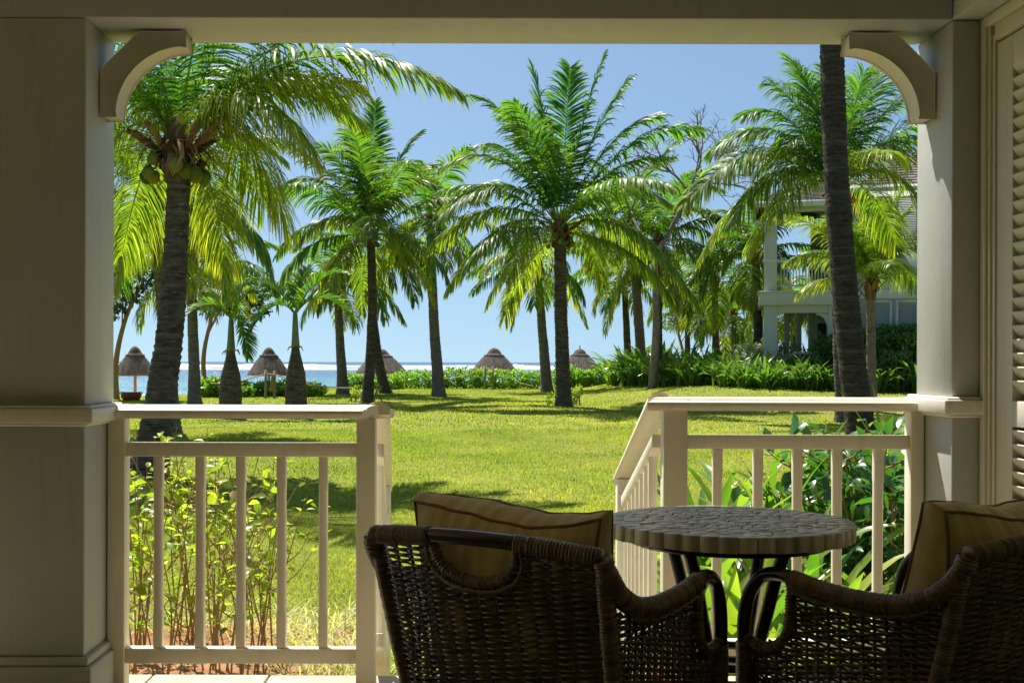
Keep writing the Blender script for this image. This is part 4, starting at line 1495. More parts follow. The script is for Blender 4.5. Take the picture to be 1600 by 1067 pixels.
# ------------------------------------------------------------------ far trees and hedges
def limb_tree(mb, base, dirs, rr, r0, depth, spread, shrink, lens, ends, up=.1, kids=(2, 3)):
    """recursive limbs; collects the twig ends"""
    def go(p, d_, r, l, k):
        n_ = 5
        pts = [p]
        dd = d_.copy()
        for _ in range(n_):
            dd = nrm(dd + rr.normal(0, .13, 3) + np.array([0, 0, up * .2]))
            pts.append(pts[-1] + dd * l / n_)
        mb.tube(pts, np.linspace(r, r * shrink, n_ + 1), 7 if k > 2 else 4, caps=False)
        ends.append((pts[-1], dd, k))
        if k > 0:
            for _ in range(rr.integers(kids[0], kids[1] + 1)):
                nd = nrm(dd + rr.normal(0, spread, 3) + np.array([0, 0, up]))
                go(pts[-1], nd, r * shrink * .92, l * rr.uniform(.6, .85), k - 1)
            if k >= 2:
                nd = nrm(dd + rr.normal(0, spread * 1.3, 3))
                go(pts[3], nd, r * shrink * .7, l * .6, k - 2)
    for d_ in dirs:
        go(np.asarray(base, float), nrm(np.asarray(d_, float)), r0, lens, depth)


rr = np.random.default_rng(101)
d = 44.0
B = np.array([(1019 - VX) * d / F, d, 0]); B[2] = gz(B[0], B[1])
t_ = thing('bare_tree', 'pale leafless tree with tangled twigs among the coconut palms left of the house', 'tree', B)
mb, ends = MB(), []
fork = P(1022, 402, d)
mb.tube(spline([B - (0, 0, .1), (B + fork) / 2 + (.12, 0, 0), fork], .3), np.linspace(.17, .12, len(spline([B, (B + fork) / 2 + (.12, 0, 0), fork], .3))), 9)
mb.build('trunk', M['bark'], t_, smooth=True)
mb = MB()
tip1 = P(1078, 300, d)
mb.tube(spline([fork, P(1040, 372, d), P(1062, 330, d), tip1], .2), .085, 8)
mb.tube(spline([fork, P(1003, 370, d), P(985, 330, d + 1)], .2), .06, 8)
limb_tree(mb, tip1, [(.3, .2, 1), (.8, -.3, .5), (-.5, .4, .8), (.9, .5, .15)], rr, .055, 4, .55, .72, 1.25, ends, .05)
limb_tree(mb, P(985, 330, d + 1), [(.3, .2, 1), (-.4, .3, .8)], rr, .045, 3, .5, .72, 1.1, ends, .05)
kind(mb.build('limbs', M['bark'], t_, smooth=True), 'stuff')


def leafy_tree(label, base_px, d, pts, blobs, n, L, W_, mat, r0, seed):
    rr = np.random.default_rng(seed)
    bx = (base_px - VX) * d / F
    B = np.array([bx, d, float(gz(bx, d)) - .3])
    t_ = thing('broadleaf_tree', label, 'tree', B, 'broadleaf trees by the beach')
    path = spline([B] + [P(a, b, d + c_) for a, b, c_ in pts], .25)
    MB().tube(path, np.linspace(r0, r0 * .4, len(path)), 9).build('trunk', M['wood'], t_, smooth=True)
    mb = MB()
    for (a, b, c_, ra, rb) in blobs:
        q = P(a, b, d + c_)
        mb.tube(spline([path[int(len(path) * rr.uniform(.5, .95))], (path[-1] + q) / 2 + rr.normal(0, .2, 3), q], .3), np.linspace(r0 * .35, .01, len(spline([path[int(len(path) * .7)], (path[-1] + q) / 2, q], .3)))[0] * .6, 5)
    kind(mb.build('limbs', M['wood'], t_, smooth=True), 'stuff')
    mb = MB()
    blob_leaves(mb, [(*P(a, b, d + c_), ra * d / F, ra * d / F * .9, rb * d / F) for a, b, c_, ra, rb in blobs], n, rr, L, W_, .12, .2)
    kind(mb.build('crown', M[mat], t_), 'stuff')
    return t_


leafy_tree('dark broadleaf tree with leaning bare trunk by the left pillar', 183, 43.0, [(181, 570, 0), (196, 500, 0), (224, 440, .5)],
           [(170, 370, 0, 36, 30), (205, 350, .6, 34, 26), (228, 385, -.4, 30, 30), (190, 410, 1, 38, 30), (235, 430, .2, 30, 24), (165, 470, -.4, 44, 34), (215, 462, .3, 22, 16), (150, 420, 0, 40, 40), (248, 350, .9, 30, 26)], 5200, .19, .11, 'tree', .13, 7)
leafy_tree('dark broadleaf tree half hidden behind the first bottle palm', 322, 47.0, [(318, 560, 0), (330, 500, .3), (345, 450, .2)],
           [(330, 440, 0, 36, 26), (365, 425, .6, 34, 26), (395, 455, .3, 36, 24), (350, 470, -.3, 34, 22), (310, 470, .3, 26, 20), (402, 485, .5, 22, 16), (340, 400, .5, 30, 24)], 3600, .18, .11, 'tree', .12, 13)
leafy_tree('small twisted broadleaf tree behind the lily bed near the bare-branched tree', 1075, 63.0, [(1066, 545, 0), (1060, 515, 0), (1072, 490, .4)],
           [(1060, 470, 0, 26, 18), (1090, 465, .6, 26, 20), (1105, 500, .3, 24, 20), (1045, 500, -.3, 20, 16), (1165, 520, .5, 30, 26), (1135, 540, .5, 26, 18)], 2600, .2, .12, 'shrub', .11, 17)


def hedge(label, spans, n, seed, L=.17, mat='hedge', y0=.25, name='hedge', group='clipped sea hedges at the lawn edge', cat='hedge'):
    rr = np.random.default_rng(seed)
    blobs = []
    for (xa, xb, ytop, d) in spans:
        w = (xb - xa) * d / F
        k = max(1, int(w / .75))
        for i in range(k):
            px = xa + (xb - xa) * (i + .5) / k
            c_ = P(px, ytop, d + rr.uniform(-.4, .5))
            zb_ = float(gz(c_[0], c_[1]))
            h = (c_[2] - zb_) * rr.uniform(.78, 1.08)
            blobs.append((c_[0], c_[1], zb_ + h * .5, .62 * rr.uniform(.85, 1.2), .65, h * .58))
    c0 = blobs[len(blobs) // 2]
    mb = MB()
    blob_leaves(mb, blobs, n, rr, L, L * .55, y0, .2, floor=-.02)
    o_ = mb.build(name, M[mat], org=(c0[0], c0[1], float(gz(c0[0], c0[1]))))
    return tag(o_, label, cat, group)


hedge('bright green hedge between the grey palm trunk and the first bottle palm', [(312, 392, 596, 44)], 2600, 1)
hedge('bright green hedge on both sides of the second bottle palm', [(398, 505, 597, 46)], 2800, 2)
hedge('bright green hedge behind the slim central palm trunks', [(535, 628, 584, 56)], 2600, 3)
hedge('long low bright hedge along the lawn edge under the middle thatched umbrella', [(618, 846, 578, 57)], 6000, 4)
hedge('bright green hedge just right of the lone lawn palm trunk', [(868, 948, 571, 55)], 3200, 5)

# strap-leaved lilies in the bed before the house
rr = np.random.default_rng(55)
proto = []
for v_ in range(6):
    mb = MB()
    for i in range(34):
        strap(5, np.array([rr.normal(0, .09), rr.normal(0, .09), 0]), i * GA + rr.normal(0, .3), rr.uniform(48, 86), rr.uniform(30, 120), rr.uniform(.65, 1.15), rr.uniform(.065, .10), rr, mb, tint=(np.clip(rr.normal(.15, .15), 0, .7), rr.uniform(.35, .7), (rr.random() < .06) * .8))
    proto.append(mb)
pm = [None] * 6
spots = []
for row, (dd, yb_, x0, x1, n_) in enumerate([(0, 0, 948, 1440, 27), (1.3, 0, 955, 1440, 25), (2.7, 0, 962, 1330, 19), (4.2, 0, 985, 1330, 17)]):
    for i in range(n_):
        px = x0 + (x1 - x0) * (i + .5 + rr.uniform(-.25, .25)) / n_
        d_ = dd + float(np.interp(px, [945, 1000, 1060, 1160, 1440], [53.5, 48, 43.2, 39.3, 38.6]))
        spots.append(((px - VX) * d_ / F, d_ + rr.uniform(-.4, .4), (rr.uniform(1.0, 1.25) + .10 * row) * d_ / 40))
for i, (x, y, s_) in enumerate(spots):
    v_ = int(rr.integers(0, 6))
    if pm[v_] is None:
        o_ = proto[v_].build('lily_clump', M['bedleaf'])
        pm[v_] = o_
    else:
        o_ = pm[v_].copy()
        COL.objects.link(o_)
    o_.location = (x, y, float(gz(x, y)) - .03)
    o_.rotation_euler = (0, 0, rr.uniform(0, 6.28))
    o_.scale = (s_, s_, s_)
    q_ = VX + x * F / y
    w_ = 'at the seaward end of the long bed' if q_ < 1020 else 'in the long bed between the tan-trunked palm and the house' if q_ < 1180 else 'in the long bed in front of the house porch' if q_ < 1325 else 'between the dark curving trunk and the right pillar'
    tag(o_, 'strap-leaved lily clump ' + w_, 'plant', 'lily clumps ' + w_)


def bush(name, label, cat, blobs_px, d, n, L, mat, seed, y0=.12, b=.02, W_=.5, stems=6, group=None):
    rr = np.random.default_rng(seed)
    bl = [(*P(a, b_, d + c_), ra * d / F, ra * d / F, rb * d / F) for a, b_, c_, ra, rb in blobs_px]
    x0 = np.mean([q[0] for q in bl])
    org = np.array([x0, d, float(gz(x0, d))])
    t_ = thing(name, label, cat, org, group)
    mb = MB()
    for i in range(stems):
        q = bl[i % len(bl)]
        e = np.array(q[:3]) + rr.normal(0, .1, 3)
        s_ = np.array([e[0] + rr.normal(0, .15), e[1], float(gz(e[0], e[1])) - .05])
        mb.tube([s_, (s_ + e) / 2 + rr.normal(0, .06, 3), e], [.03, .022, .012], 5)
    mb.build('stems', M['wood'], t_, smooth=True)['kind'] = 'stuff'
    mb = MB()
    blob_leaves(mb, bl, n, rr, L, L * W_, y0, .18, floor=-.02, b=b)
    kind(mb.build('foliage', M[mat], t_), 'stuff')
    return t_


bush('variegated_shrub', 'pale grey-green variegated shrub in front of the house porch', 'shrub', [(1165, 556, 0, 26, 22), (1200, 552, .4, 28, 24), (1235, 556, .2, 26, 22), (1215, 570, -.4, 30, 20), (1180, 572, -.3, 26, 18)], 42.4, 3600, .15, 'pale', 3, .45)
bush('garden_shrub', 'dark green shrub between the house porch and the leaning dark trunk', 'shrub', [(1290, 545, 0, 22, 26), (1305, 560, .3, 24, 28), (1275, 572, -.2, 18, 18)], 40.6, 1800, .17, 'darkshrub', 4)
bush('garden_shrub', 'glossy green shrub under the house shutters by the right pillar', 'shrub', [(1375, 545, .6, 30, 24), (1420, 540, .3, 32, 26), (1450, 550, .2, 30, 26), (1400, 570, -.3, 34, 24), (1440, 580, -.3, 30, 20)], 39.4, 4200, .17, 'bedleaf', 6, .2)
bush('garden_shrub', 'long dark hedge-like shrub against the house wall', 'shrub', [(1340, 530, 0, 26, 20), (1385, 524, 0, 30, 20), (1430, 522, 0, 32, 20), (1470, 530, 0, 30, 22)], 40.2, 3000, .16, 'darkshrub', 8)
bush('sapling_shrub', 'small pale shrub growing at the foot of the lone lawn palm', 'shrub', [(896, 620, .5, 9, 12), (903, 612, .3, 7, 9), (862, 622, .4, 9, 9), (886, 628, -.3, 8, 6)], 37.0, 330, .13, 'shrub', 9, .25, stems=9)
bush('sapling_shrub', 'wispy low shrub at the foot of the slim central palm', 'shrub', [(560, 612, .4, 10, 10), (586, 608, .4, 9, 9)], 41.0, 160, .13, 'shrub', 10, .25, stems=9)

# ------------------------------------------------------------------ thatched umbrellas
def umbrella(label, px, top, eave, halfw, d, seed, finial=False):
    rr = np.random.default_rng(seed)
    A = P(px, top, d)
    E = P(px, eave, d)
    w = halfw * d / F
    hgt = A[2] - E[2]
    ground = float(gz(A[0], edge(A[0]))) + float(np.interp(d - edge(A[0]), [-1, .8, 2, 3.5, 5.5, 9, 16], [0, 0, -.12, -.9, -1.5, -2, -2.6]))
    t_ = thing('thatched_umbrella', label, 'beach umbrella', (A[0], d, ground), 'thatched beach umbrellas')
    MB().tube([(A[0], d, ground - .2), (A[0] + .01, d, (ground + E[2]) / 2), (A[0], d, A[2] - .1)], .07, 10).build('pole', M['pole'], t_, smooth=True)
    n_ = 64
    an = np.arange(n_)
    k = np.linspace(0, 1, 14)
    prof = np.stack([w * (.10 + .90 * (k ** .92)), E[2] + hgt * .90 * (1 - k ** 1.22)], -1)
    wob = 1 + rr.normal(0, .012, (14, n_)) + .012 * np.sin(an * 9 + seed)[None] * np.ones((14, 1))
    mb = MB()
    mb.lathe(np.concatenate([prof, [(w * .96, E[2] - .04), (w * .55, E[2] + hgt * .30), (.05, E[2] + hgt * .7)]]), n_, (A[0], d, 0), wob=np.concatenate([wob, np.ones((3, n_))]), tint=(0, .5, 0))
    # straws lying down the slope and fringing the eave
    m_ = 900
    a = rr.uniform(0, 6.283, m_)
    k0 = rr.uniform(.08, .95, m_)
    k1 = np.minimum(k0 + rr.uniform(.15, .35, m_), 1.05)
    def pt(kk, lift):
        kc = np.clip(kk, 0, 1)
        r_ = w * (.10 + .90 * kc ** .92) + (kk - kc) * w * .4 + lift
        z = E[2] + hgt * .90 * (1 - kc ** 1.22) - (kk - kc) * hgt * 1.3 + lift
        return r_, z
    r0_, z0_ = pt(k0, .004)
    r1_, z1_ = pt(k1, .022)
    da = .010
    tn = rr.uniform(.2, .85, m_)
    V = np.stack([np.stack([A[0] + r0_ * np.cos(a - da), d + r0_ * np.sin(a - da), z0_], -1), np.stack([A[0] + r0_ * np.cos(a + da), d + r0_ * np.sin(a + da), z0_], -1),
                  np.stack([A[0] + r1_ * np.cos(a + da * .4), d + r1_ * np.sin(a + da * .4), z1_], -1), np.stack([A[0] + r1_ * np.cos(a - da * .4), d + r1_ * np.sin(a - da * .4), z1_], -1)], 1)
    mb.add(V.reshape(-1, 3), np.arange(m_ * 4).reshape(-1, 4), tint=np.repeat(np.stack([0 * tn, tn, 0 * tn], -1), 4, 0))
    mb.build('canopy', M['thatch'], t_, smooth=False)
    cp = np.array([(.40, .66), (.36, .70), (.30, .80), (.22, .90), (.12, .97), (.02, 1.0)])
    wob = 1 + rr.normal(0, .05, (6, 24))
    MB().lathe(np.stack([cp[:, 0] * w * .92, E[2] + hgt * (cp[:, 1] + .02)], -1), 24, (A[0], d, 0), wob=wob).build('cap', M['thatchcap'], t_, smooth=True)
    an2 = np.linspace(0, 6.283, 25)
    rr_ = w * (.10 + .90 * .31 ** .92) + .02
    MB().tube(np.stack([A[0] + rr_ * np.cos(an2), d + rr_ * np.sin(an2), np.full(25, E[2] + hgt * .90 * (1 - .31 ** 1.22) + .02)], -1), .025, 6, caps=False).build('binding_ring', M['thatchcap'], t_, smooth=True)
    if finial:
        MB().tube([(A[0], d, A[2] - .05), (A[0], d, A[2] + .16), (A[0], d, A[2] + .24)], [.035, .03, .008], 7).build('finial', M['thatchcap'], t_, smooth=True)


umbrella('thatched umbrella with a bare pole above the turquoise water, beside the stout palm trunk', 211, 543, 587, 33, 51.0, 1)
umbrella('thatched umbrella between the two bottle palms', 420, 544, 586, 33, 55.0, 2)
umbrella('thatched umbrella crossed by the slim dark palm trunk and its leaning neighbour', 596, 546, 583, 41, 66.0, 3)
umbrella('thatched umbrella standing clear behind two rope posts', 772, 544, 581, 37, 67.0, 4)
umbrella('thatched umbrella with a knobbed finial, right of the lone lawn palm', 906, 545, 577, 34, 69.0, 5, True)
umbrella('tiny far thatched umbrella showing above the lily bed', 1132, 546, 560, 11, 75.0, 6)

# rope barrier by the beach
def rope_posts(label, posts, d, ext, seed):
    x0 = (posts[0][0] - VX) * d / F
    t_ = thing('rope_barrier', label, 'rope barrier', (x0, d, float(gz(x0, d))), 'rope barriers at the beach edge')
    tops = []
    for px, ty, by in posts:
        a = P(px, ty, d)
        g = float(gz(a[0], d)) - .2
        MB().tube([(a[0], d, g), (a[0], d, a[2])], [.055, .05], 9).build('post', M['greypole'], t_, smooth=True)
        tops.append(a - (0, 0, .12))
    pts = [P(ext[0][0], ext[0][1], d)] + tops + [P(ext[1][0], ext[1][1], d)]
    for a, b in zip(pts[:-1], pts[1:]):
        q = np.linspace(0, 1, 14)[:, None]
        s_ = a * (1 - q) + b * q
        s_[:, 2] -= .22 * np.linalg.norm(b - a) / 4 * (4 * q * (1 - q))[:, 0]
        MB().tube(s_, .02, 6).build('rope', M['rope'], t_, smooth=True)


rope_posts('two weathered posts with sagging rope in front of the clear-standing umbrella', [(758, 571, 607), (770, 572, 606)], 55.0, ((690, 592), (834, 603)), 1)
rope_posts('two weathered posts with rope in front of the umbrella between the bottle palms', [(415, 579, 620), (429, 580, 620)], 43.5, ((330, 600), (560, 606)), 2)
# cloth hung from a rope post
rr = np.random.default_rng(5)
a = P(428, 586, 43.4)
nn = 12
an = np.arange(14) * 2 * math.pi / 14
wob = 1 + .18 * np.sin(an * 4)[None] * np.linspace(.3, 1, nn)[:, None]
pr = np.stack([np.interp(np.linspace(0, 1, nn), [0, .1, .5, .9, 1], [.02, .05, .08, .11, .10]), np.linspace(0, -.62, nn)], -1)
o_ = MB().lathe(pr, 14, (a[0] - .04, 43.38, a[2]), wob=wob).build('hanging_cloth', M['piping'], smooth=True, org=(a[0], 43.4, a[2] - .62))
tag(o_, 'khaki cloth hanging folded from a rope post between the bottle palms', 'cloth')

# rusty ribbed basket at the lawn edge
a = P(205, 629, 42.0)
g = float(gz(a[0], 42))
t_ = thing('ribbed_basket', 'low rust-red ribbed basket on the lawn edge beside the stout palm', 'basket', (a[0], 42.0, g))
M['rust'] = mat_plain('rust_clay', (.30, .085, .035), (.20, .055, .025), 8, .8, .4, 40, .006)
z = np.linspace(0, .30, 15)
pr = np.stack([.26 + .10 * np.sin(z / .30 * math.pi * .8) + .012 * np.sin(z * 150), z], -1)
mb = MB().lathe(np.concatenate([[(0, .0)], pr, [(.25, .30), (.22, .10), (0, .08)]]), 28, (a[0], 42.0, g), wob=None)
mb.build('basket', M['rust'], t_, smooth=True)
for s_ in (-1, 1):
    MB().tube([(a[0] + s_ * .30, 42, g + .2), (a[0] + s_ * .42, 42, g + .27), (a[0] + s_ * .30, 42, g + .31)], .022, 6).build('handle', M['rust'], t_, smooth=True)

# ------------------------------------------------------------------ the two-storey house
D0 = 42.0
hx = lambda px: (px - VX) * D0 / F
hz = lambda py: H + (VY - py) * D0 / F
hs = thing('two_storey_house', 'pale grey-green two-storey house with balcony, open porch and louvred shutters', 'house', (hx(1193), D0, .2), None, R(-13))
g0 = -.05
xa, xb = hx(1193), hx(1302)
zs0, zs1 = hz(476), hz(454)                             # balcony slab
ze = hz(330)
cw = hx(1214) - xa


def hpart(name, mat, *boxes, parent=None, bevel=.01):
    mb = MB()
    for b in boxes:
        mb.box(*b)
    return mb.build(name, M[mat], parent or hs, bevel=bevel)


def quarter(x_wall, sgn, zt, leg, ft):
    a = np.linspace(0, math.pi / 2, 12)
    r = leg - ft
    inner = np.stack([ft + r - r * np.cos(a), zt - leg + r * np.sin(a)], -1)
    k = np.linspace(0, 1, 12)
    outer = np.stack([np.clip(2 * k - 1, 0, 1) * leg, zt - leg + np.clip(2 * k, 0, 1) * leg], -1)
    p = np.concatenate([inner, outer[::-1]])
    p[:, 0] = x_wall + sgn * p[:, 0]
    return p if sgn > 0 else p[::-1]


# columns, slab, beams
for (x, yy) in ((xa, D0), (hx(1290), D0), (xa, D0 + 3.6)):
    hpart('column', 'house', (x, x + cw, yy, yy + .42, g0, zs0))
    c_ = hpart('column', 'house', (x + .02, x + cw - .02, yy + .02, yy + .40, zs1, ze))
    hpart('collar', 'housetrim', (x - .01, x + cw + .01, yy - .01, yy + .43, hz(408), hz(404)), parent=c_)
hpart('balcony_slab', 'house', (hx(1186), hx(1312), D0 - .14, D0 + 4.6, zs0, zs1 - .05))
hpart('slab_edge', 'housetrim', (hx(1184), hx(1312), D0 - .18, D0 + 4.6, zs1 - .048, zs1))
hpart('beam', 'house', (xa, hx(1314), D0 + .03, D0 + .39, hz(488), zs0 - .001), (xa + .03, xa + .36, D0 + .40, D0 + 4.2, hz(488), zs0 - .001))
hpart('beam', 'house', (xa, hx(1312), D0 + .03, D0 + .39, ze, hz(318)), (xa + .03, xa + .36, D0 + .40, D0 + 4.2, ze, hz(318)))
# slim posts of the colonnade seen through the porch
for px in (1227, 1245, 1263):
    d2 = D0 + 3.7
    x = (px - VX) * d2 / F - .83
    p_ = hpart('porch_post', 'house', (x - .10, x + .10, d2, d2 + .2, g0, zs0 - .002))
    MB().prism(quarter(x + .102, 1, zs0 - .004, .46, .09), d2 + .05, d2 + .15).build('bracket', M['housetrim'], p_)
# corner bracket at the right of the ground-floor opening, as at home
MB().prism(quarter(hx(1290) - .002, -1, hz(488) - .003, .40, .07), D0 + .12, D0 + .22).build('bracket', M['housetrim'], hs)
# back of the porch: wall with a dark louvred doorway
yw = D0 + 4.4
hpart('wall', 'house', (hx(1262) + .25, hx(1330), yw, yw + .2, g0, ze), (hx(1290) + .2, hx(1330), D0 + .8, yw - .002, g0, zs0 - .003))
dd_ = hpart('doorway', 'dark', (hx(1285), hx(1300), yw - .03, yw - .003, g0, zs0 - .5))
# main wall with shutters
xm0, xm1 = hx(1318), hx(1318) + 12.0
ym = D0 + .55
hpart('wall', 'house', (xm0, xm1, ym, ym + .25, g0, hz(300)), bevel=0)
hpart('wall', 'house', (xm0, xm0 + .25, ym + .252, ym + 8, g0, hz(300)), bevel=0)
hpart('string_course', 'housetrim', (xm0 - .04, xm1, ym - .05, ym - .002, hz(466), hz(452)))
for zt, zb_ in ((hz(452), hz(524)), (hz(306), hz(372))):
    for i, pxa in enumerate((1352, 1391, 1430, 1469, 1520, 1560)):
        x0, x1 = hx(pxa), hx(pxa + 34)
        zz0, zz1 = (hz(528), hz(468)) if zt == hz(452) else (hz(378), hz(308))
        w_ = hpart('shutter', 'housetrim', (x0, x0 + .09, ym - .06, ym - .003, zz0, zz1), (x1 - .09, x1, ym - .06, ym - .003, zz0, zz1), (x0 + .09, x1 - .09, ym - .06, ym - .003, zz1 - .1, zz1), (x0 + .09, x1 - .09, ym - .06, ym - .003, zz0, zz0 + .1), bevel=0)
        mb = MB()
        for z in np.arange(zz0 + .13, zz1 - .11, .06):
            mb.add([(x0 + .09, ym - .05, z - .02), (x1 - .09, ym - .05, z - .02), (x1 - .09, ym - .012, z + .028), (x0 + .09, ym - .012, z + .028)], [(0, 1, 2, 3)])
        kind(mb.build('louvres', M['houselouvre'], w_), 'stuff')
# balcony railing
mb = hpart('balcony_rail', 'housetrim', (xa + cw, hx(1290), D0 + .16, D0 + .24, hz(409), hz(404)), (xa + cw, hx(1290), D0 + .17, D0 + .23, hz(447), hz(444)))
for x in np.linspace(xa + cw + .12, hx(1290) - .12, 15):
    hpart('baluster', 'housetrim', (x - .018, x + .018, D0 + .18, D0 + .22, hz(444) + .001, hz(409) - .001), parent=mb, bevel=0)
mb = hpart('balcony_rail', 'housetrim', (xa + .1, xa + .18, D0 + .44, D0 + 3.58, hz(409), hz(404)), (xa + .11, xa + .17, D0 + .44, D0 + 3.58, hz(447), hz(444)))
for y in np.linspace(D0 + .6, D0 + 3.4, 16):
    hpart('baluster', 'housetrim', (xa + .12, xa + .16, y - .018, y + .018, hz(444) + .001, hz(409) - .001), parent=mb, bevel=0)
mb = hpart('porch_rail', 'housetrim', (hx(1238), hx(1290), D0 + .16, D0 + .22, hz(552), hz(548)), (hx(1238), hx(1290), D0 + .16, D0 + .22, hz(566), hz(563)))
for px in (1248, 1262, 1276):
    hpart('baluster', 'housetrim', (hx(px) - .03, hx(px) + .03, D0 + .165, D0 + .215, g0, hz(552) - .001), parent=mb, bevel=0)
# roofs with shingle courses
def roof(x0, x1, y0, yr, z0, zr):
    r_ = MB().add([(x0, y0, z0), (x1, y0, z0), (x1, yr, zr), (x0 + (yr - y0) * .6, yr, zr), (x0, yr + (yr - y0), z0), (x1, yr + (yr - y0), z0)], [(0, 1, 2, 3), (3, 2, 5, 4)], [(0, 3, 4)]).build('roof', M['shingle'], hs)
    hpart('fascia', 'housetrim', (x0 - .05, x1, y0 - .06, y0 - .002, z0 - .16, z0 + .05), (x0 - .05, x0 - .002, y0, yr * 2 - y0, z0 - .16, z0 + .05), bevel=0)
    mb = MB()
    r3 = np.random.default_rng(4)
    n_ = 16
    for i in range(n_):
        f0, f1 = i / n_, (i + 1.25) / n_
        xx_ = x0 + (yr - y0) * .6 * f0
        while xx_ < x1:
            w_ = r3.uniform(.18, .34)
            p0 = np.array([0, y0 + (yr - y0) * f0 - .05, z0 + (zr - z0) * f0 + .045])
            p1 = np.array([0, y0 + (yr - y0) * f1, z0 + (zr - z0) * f1 + .015])
            mb.add([p0 + (xx_, 0, 0), p0 + (xx_ + w_ - .01, 0, 0), p1 + (xx_ + w_ - .01, 0, 0), p1 + (xx_, 0, 0)], [(0, 1, 2, 3)], tint=(0, r3.uniform(.3, .75), 0))
            xx_ += w_
    kind(mb.build('shingle', M['shingle'], hs), 'stuff')


roof(hx(1180), hx(1330), D0 - .35, D0 + 2.2, hz(318), hz(268))
roof(hx(1325), hx(1325) + 13, ym - .5, ym + 4.5, hz(296), hz(200))

# ------------------------------------------------------------------ planting by the veranda
def stem_shrub(label, x, y, hgt, ns, nlv, seed, spread=.30, y0=.45):
    rr = np.random.default_rng(seed)
    hgt *= 1.1
    g = float(gz(x, y)) + .02
    t_ = thing('young_shrub', label, 'shrub', (x, y, g), 'thin-stemmed shrubs in the left bed')
    P_, D_ = [], []
    for i in range(int(ns * .8)):
        a = rr.uniform(0, 6.28)
        h = hgt * rr.uniform(.6, 1.05)
        s_ = spread * rr.uniform(.2, 1)
        b0 = np.array([x + rr.normal(0, .05), y + rr.normal(0, .05), g - .03])
        e = b0 + (math.cos(a) * s_, math.sin(a) * s_, h)
        m1 = (b0 + e) / 2 + (math.cos(a) * s_ * -.15 + rr.normal(0, .03), rr.normal(0, .03), 0)
        p_ = spline([b0, m1, e], .04)
        MB().tube(p_, np.linspace(.0055, .0018, len(p_)), 5, caps=False).build('stem', M['wood'], t_, smooth=True)
        paths = [(p_, .32)]
        for _ in range(rr.integers(1, 4)):                # side twigs
            k = int(len(p_) * rr.uniform(.35, .8))
            a2 = rr.uniform(0, 6.28)
            l = rr.uniform(.12, .32)
            q = spline([p_[k], p_[k] + np.array([math.cos(a2), math.sin(a2), .7]) * l * .5, p_[k] + np.array([math.cos(a2), math.sin(a2), 1.1]) * l], .04)
            MB().tube(q, np.linspace(.0035, .0015, len(q)), 4, caps=False).build('twig', M['wood'], t_, smooth=True)
            paths.append((q, .2))
        for q, st in paths:
            m_ = int(nlv * .85 * len(q) / 30)
            k = st + (1 - st) * rr.random(m_) ** .8
            idx = k * (len(q) - 1)
            pp = np.stack([np.interp(idx, np.arange(len(q)), q[:, j]) for j in range(3)], -1)
            P_.append(pp)
            dd = sphere(rr, m_)
            dd[:, 2] = dd[:, 2] * .45 + .25
            D_.append(dd)
    P_, D_ = np.concatenate(P_), np.concatenate(D_)
    n_ = len(P_)
    mb = MB()
    L = rr.uniform(.034, .074, n_)
    leaves(mb, P_ + nrm(D_) * .012, D_, nrm(sphere(rr, n_) * .6 + (0, 0, .8)), L, L * rr.uniform(.5, .72, n_), rtint(rr, n_, y0, .3, .62, .2, .05), True)
    kind(mb.build('foliage', M['shrub'], t_), 'stuff')


rr = np.random.default_rng(77)
for i, (px, y, h, ns, nlv, what) in enumerate([
        (205, 5.7, 1.10, 7, 17, 'against the left pillar post'), (228, 6.3, 1.15, 8, 15, 'behind the first left baluster'), (270, 5.6, 1.05, 8, 15, 'between the first and second left balusters'),
        (330, 6.0, 1.15, 10, 17, 'right behind the second left baluster'), (352, 5.5, .98, 7, 15, 'between the second and third left balusters'), (385, 5.8, 1.12, 10, 17, 'behind the third left baluster'),
        (425, 6.2, 1.10, 8, 18, 'between the third and fourth left balusters'), (296, 6.7, 1.12, 8, 15, 'standing farthest back in the bed')]):
    stem_shrub('thin-stemmed shrub with small yellow-green leaves ' + what, (px - VX) * y / F, y, h, ns, nlv, 200 + i)

# dry grass tussocks on the soil
def blades(mb, n, x, y, z, rr, L, W_, drop, tint, spread):
    for i in range(n):
        b = np.array([x + rr.normal(0, spread), y + rr.normal(0, spread), z])
        strap(4, b, rr.uniform(0, 6.28), rr.uniform(25, 80), rr.uniform(40, 130), L * rr.uniform(.5, 1.1), W_, rr, mb, tint=(np.clip(tint + rr.normal(0, .25), 0, 1), rr.uniform(.3, .8), rr.uniform(0, .3)))


rr = np.random.default_rng(31)
for i, (px, y, n_) in enumerate([(470, 6.6, 60), (520, 6.4, 70), (545, 6.9, 60), (495, 5.9, 60), (560, 6.0, 50), (430, 6.9, 40), (380, 7.0, 30), (300, 7.0, 25), (250, 6.9, 20), (535, 5.6, 45)]):
    x = (px - VX) * y / F
    mb = MB()
    blades(mb, int(n_ * 1.5), x, y, float(gz(x, y)) + .02, rr, .30, .0085, 60, .5, .12)
    o_ = mb.build('dry_tussock', M['dry'], org=(x, y, float(gz(x, y))))
    tag(o_, 'straw-coloured dry grass tussock on the soil behind the left railing', 'grass tussock', 'dry tussocks in the left bed')

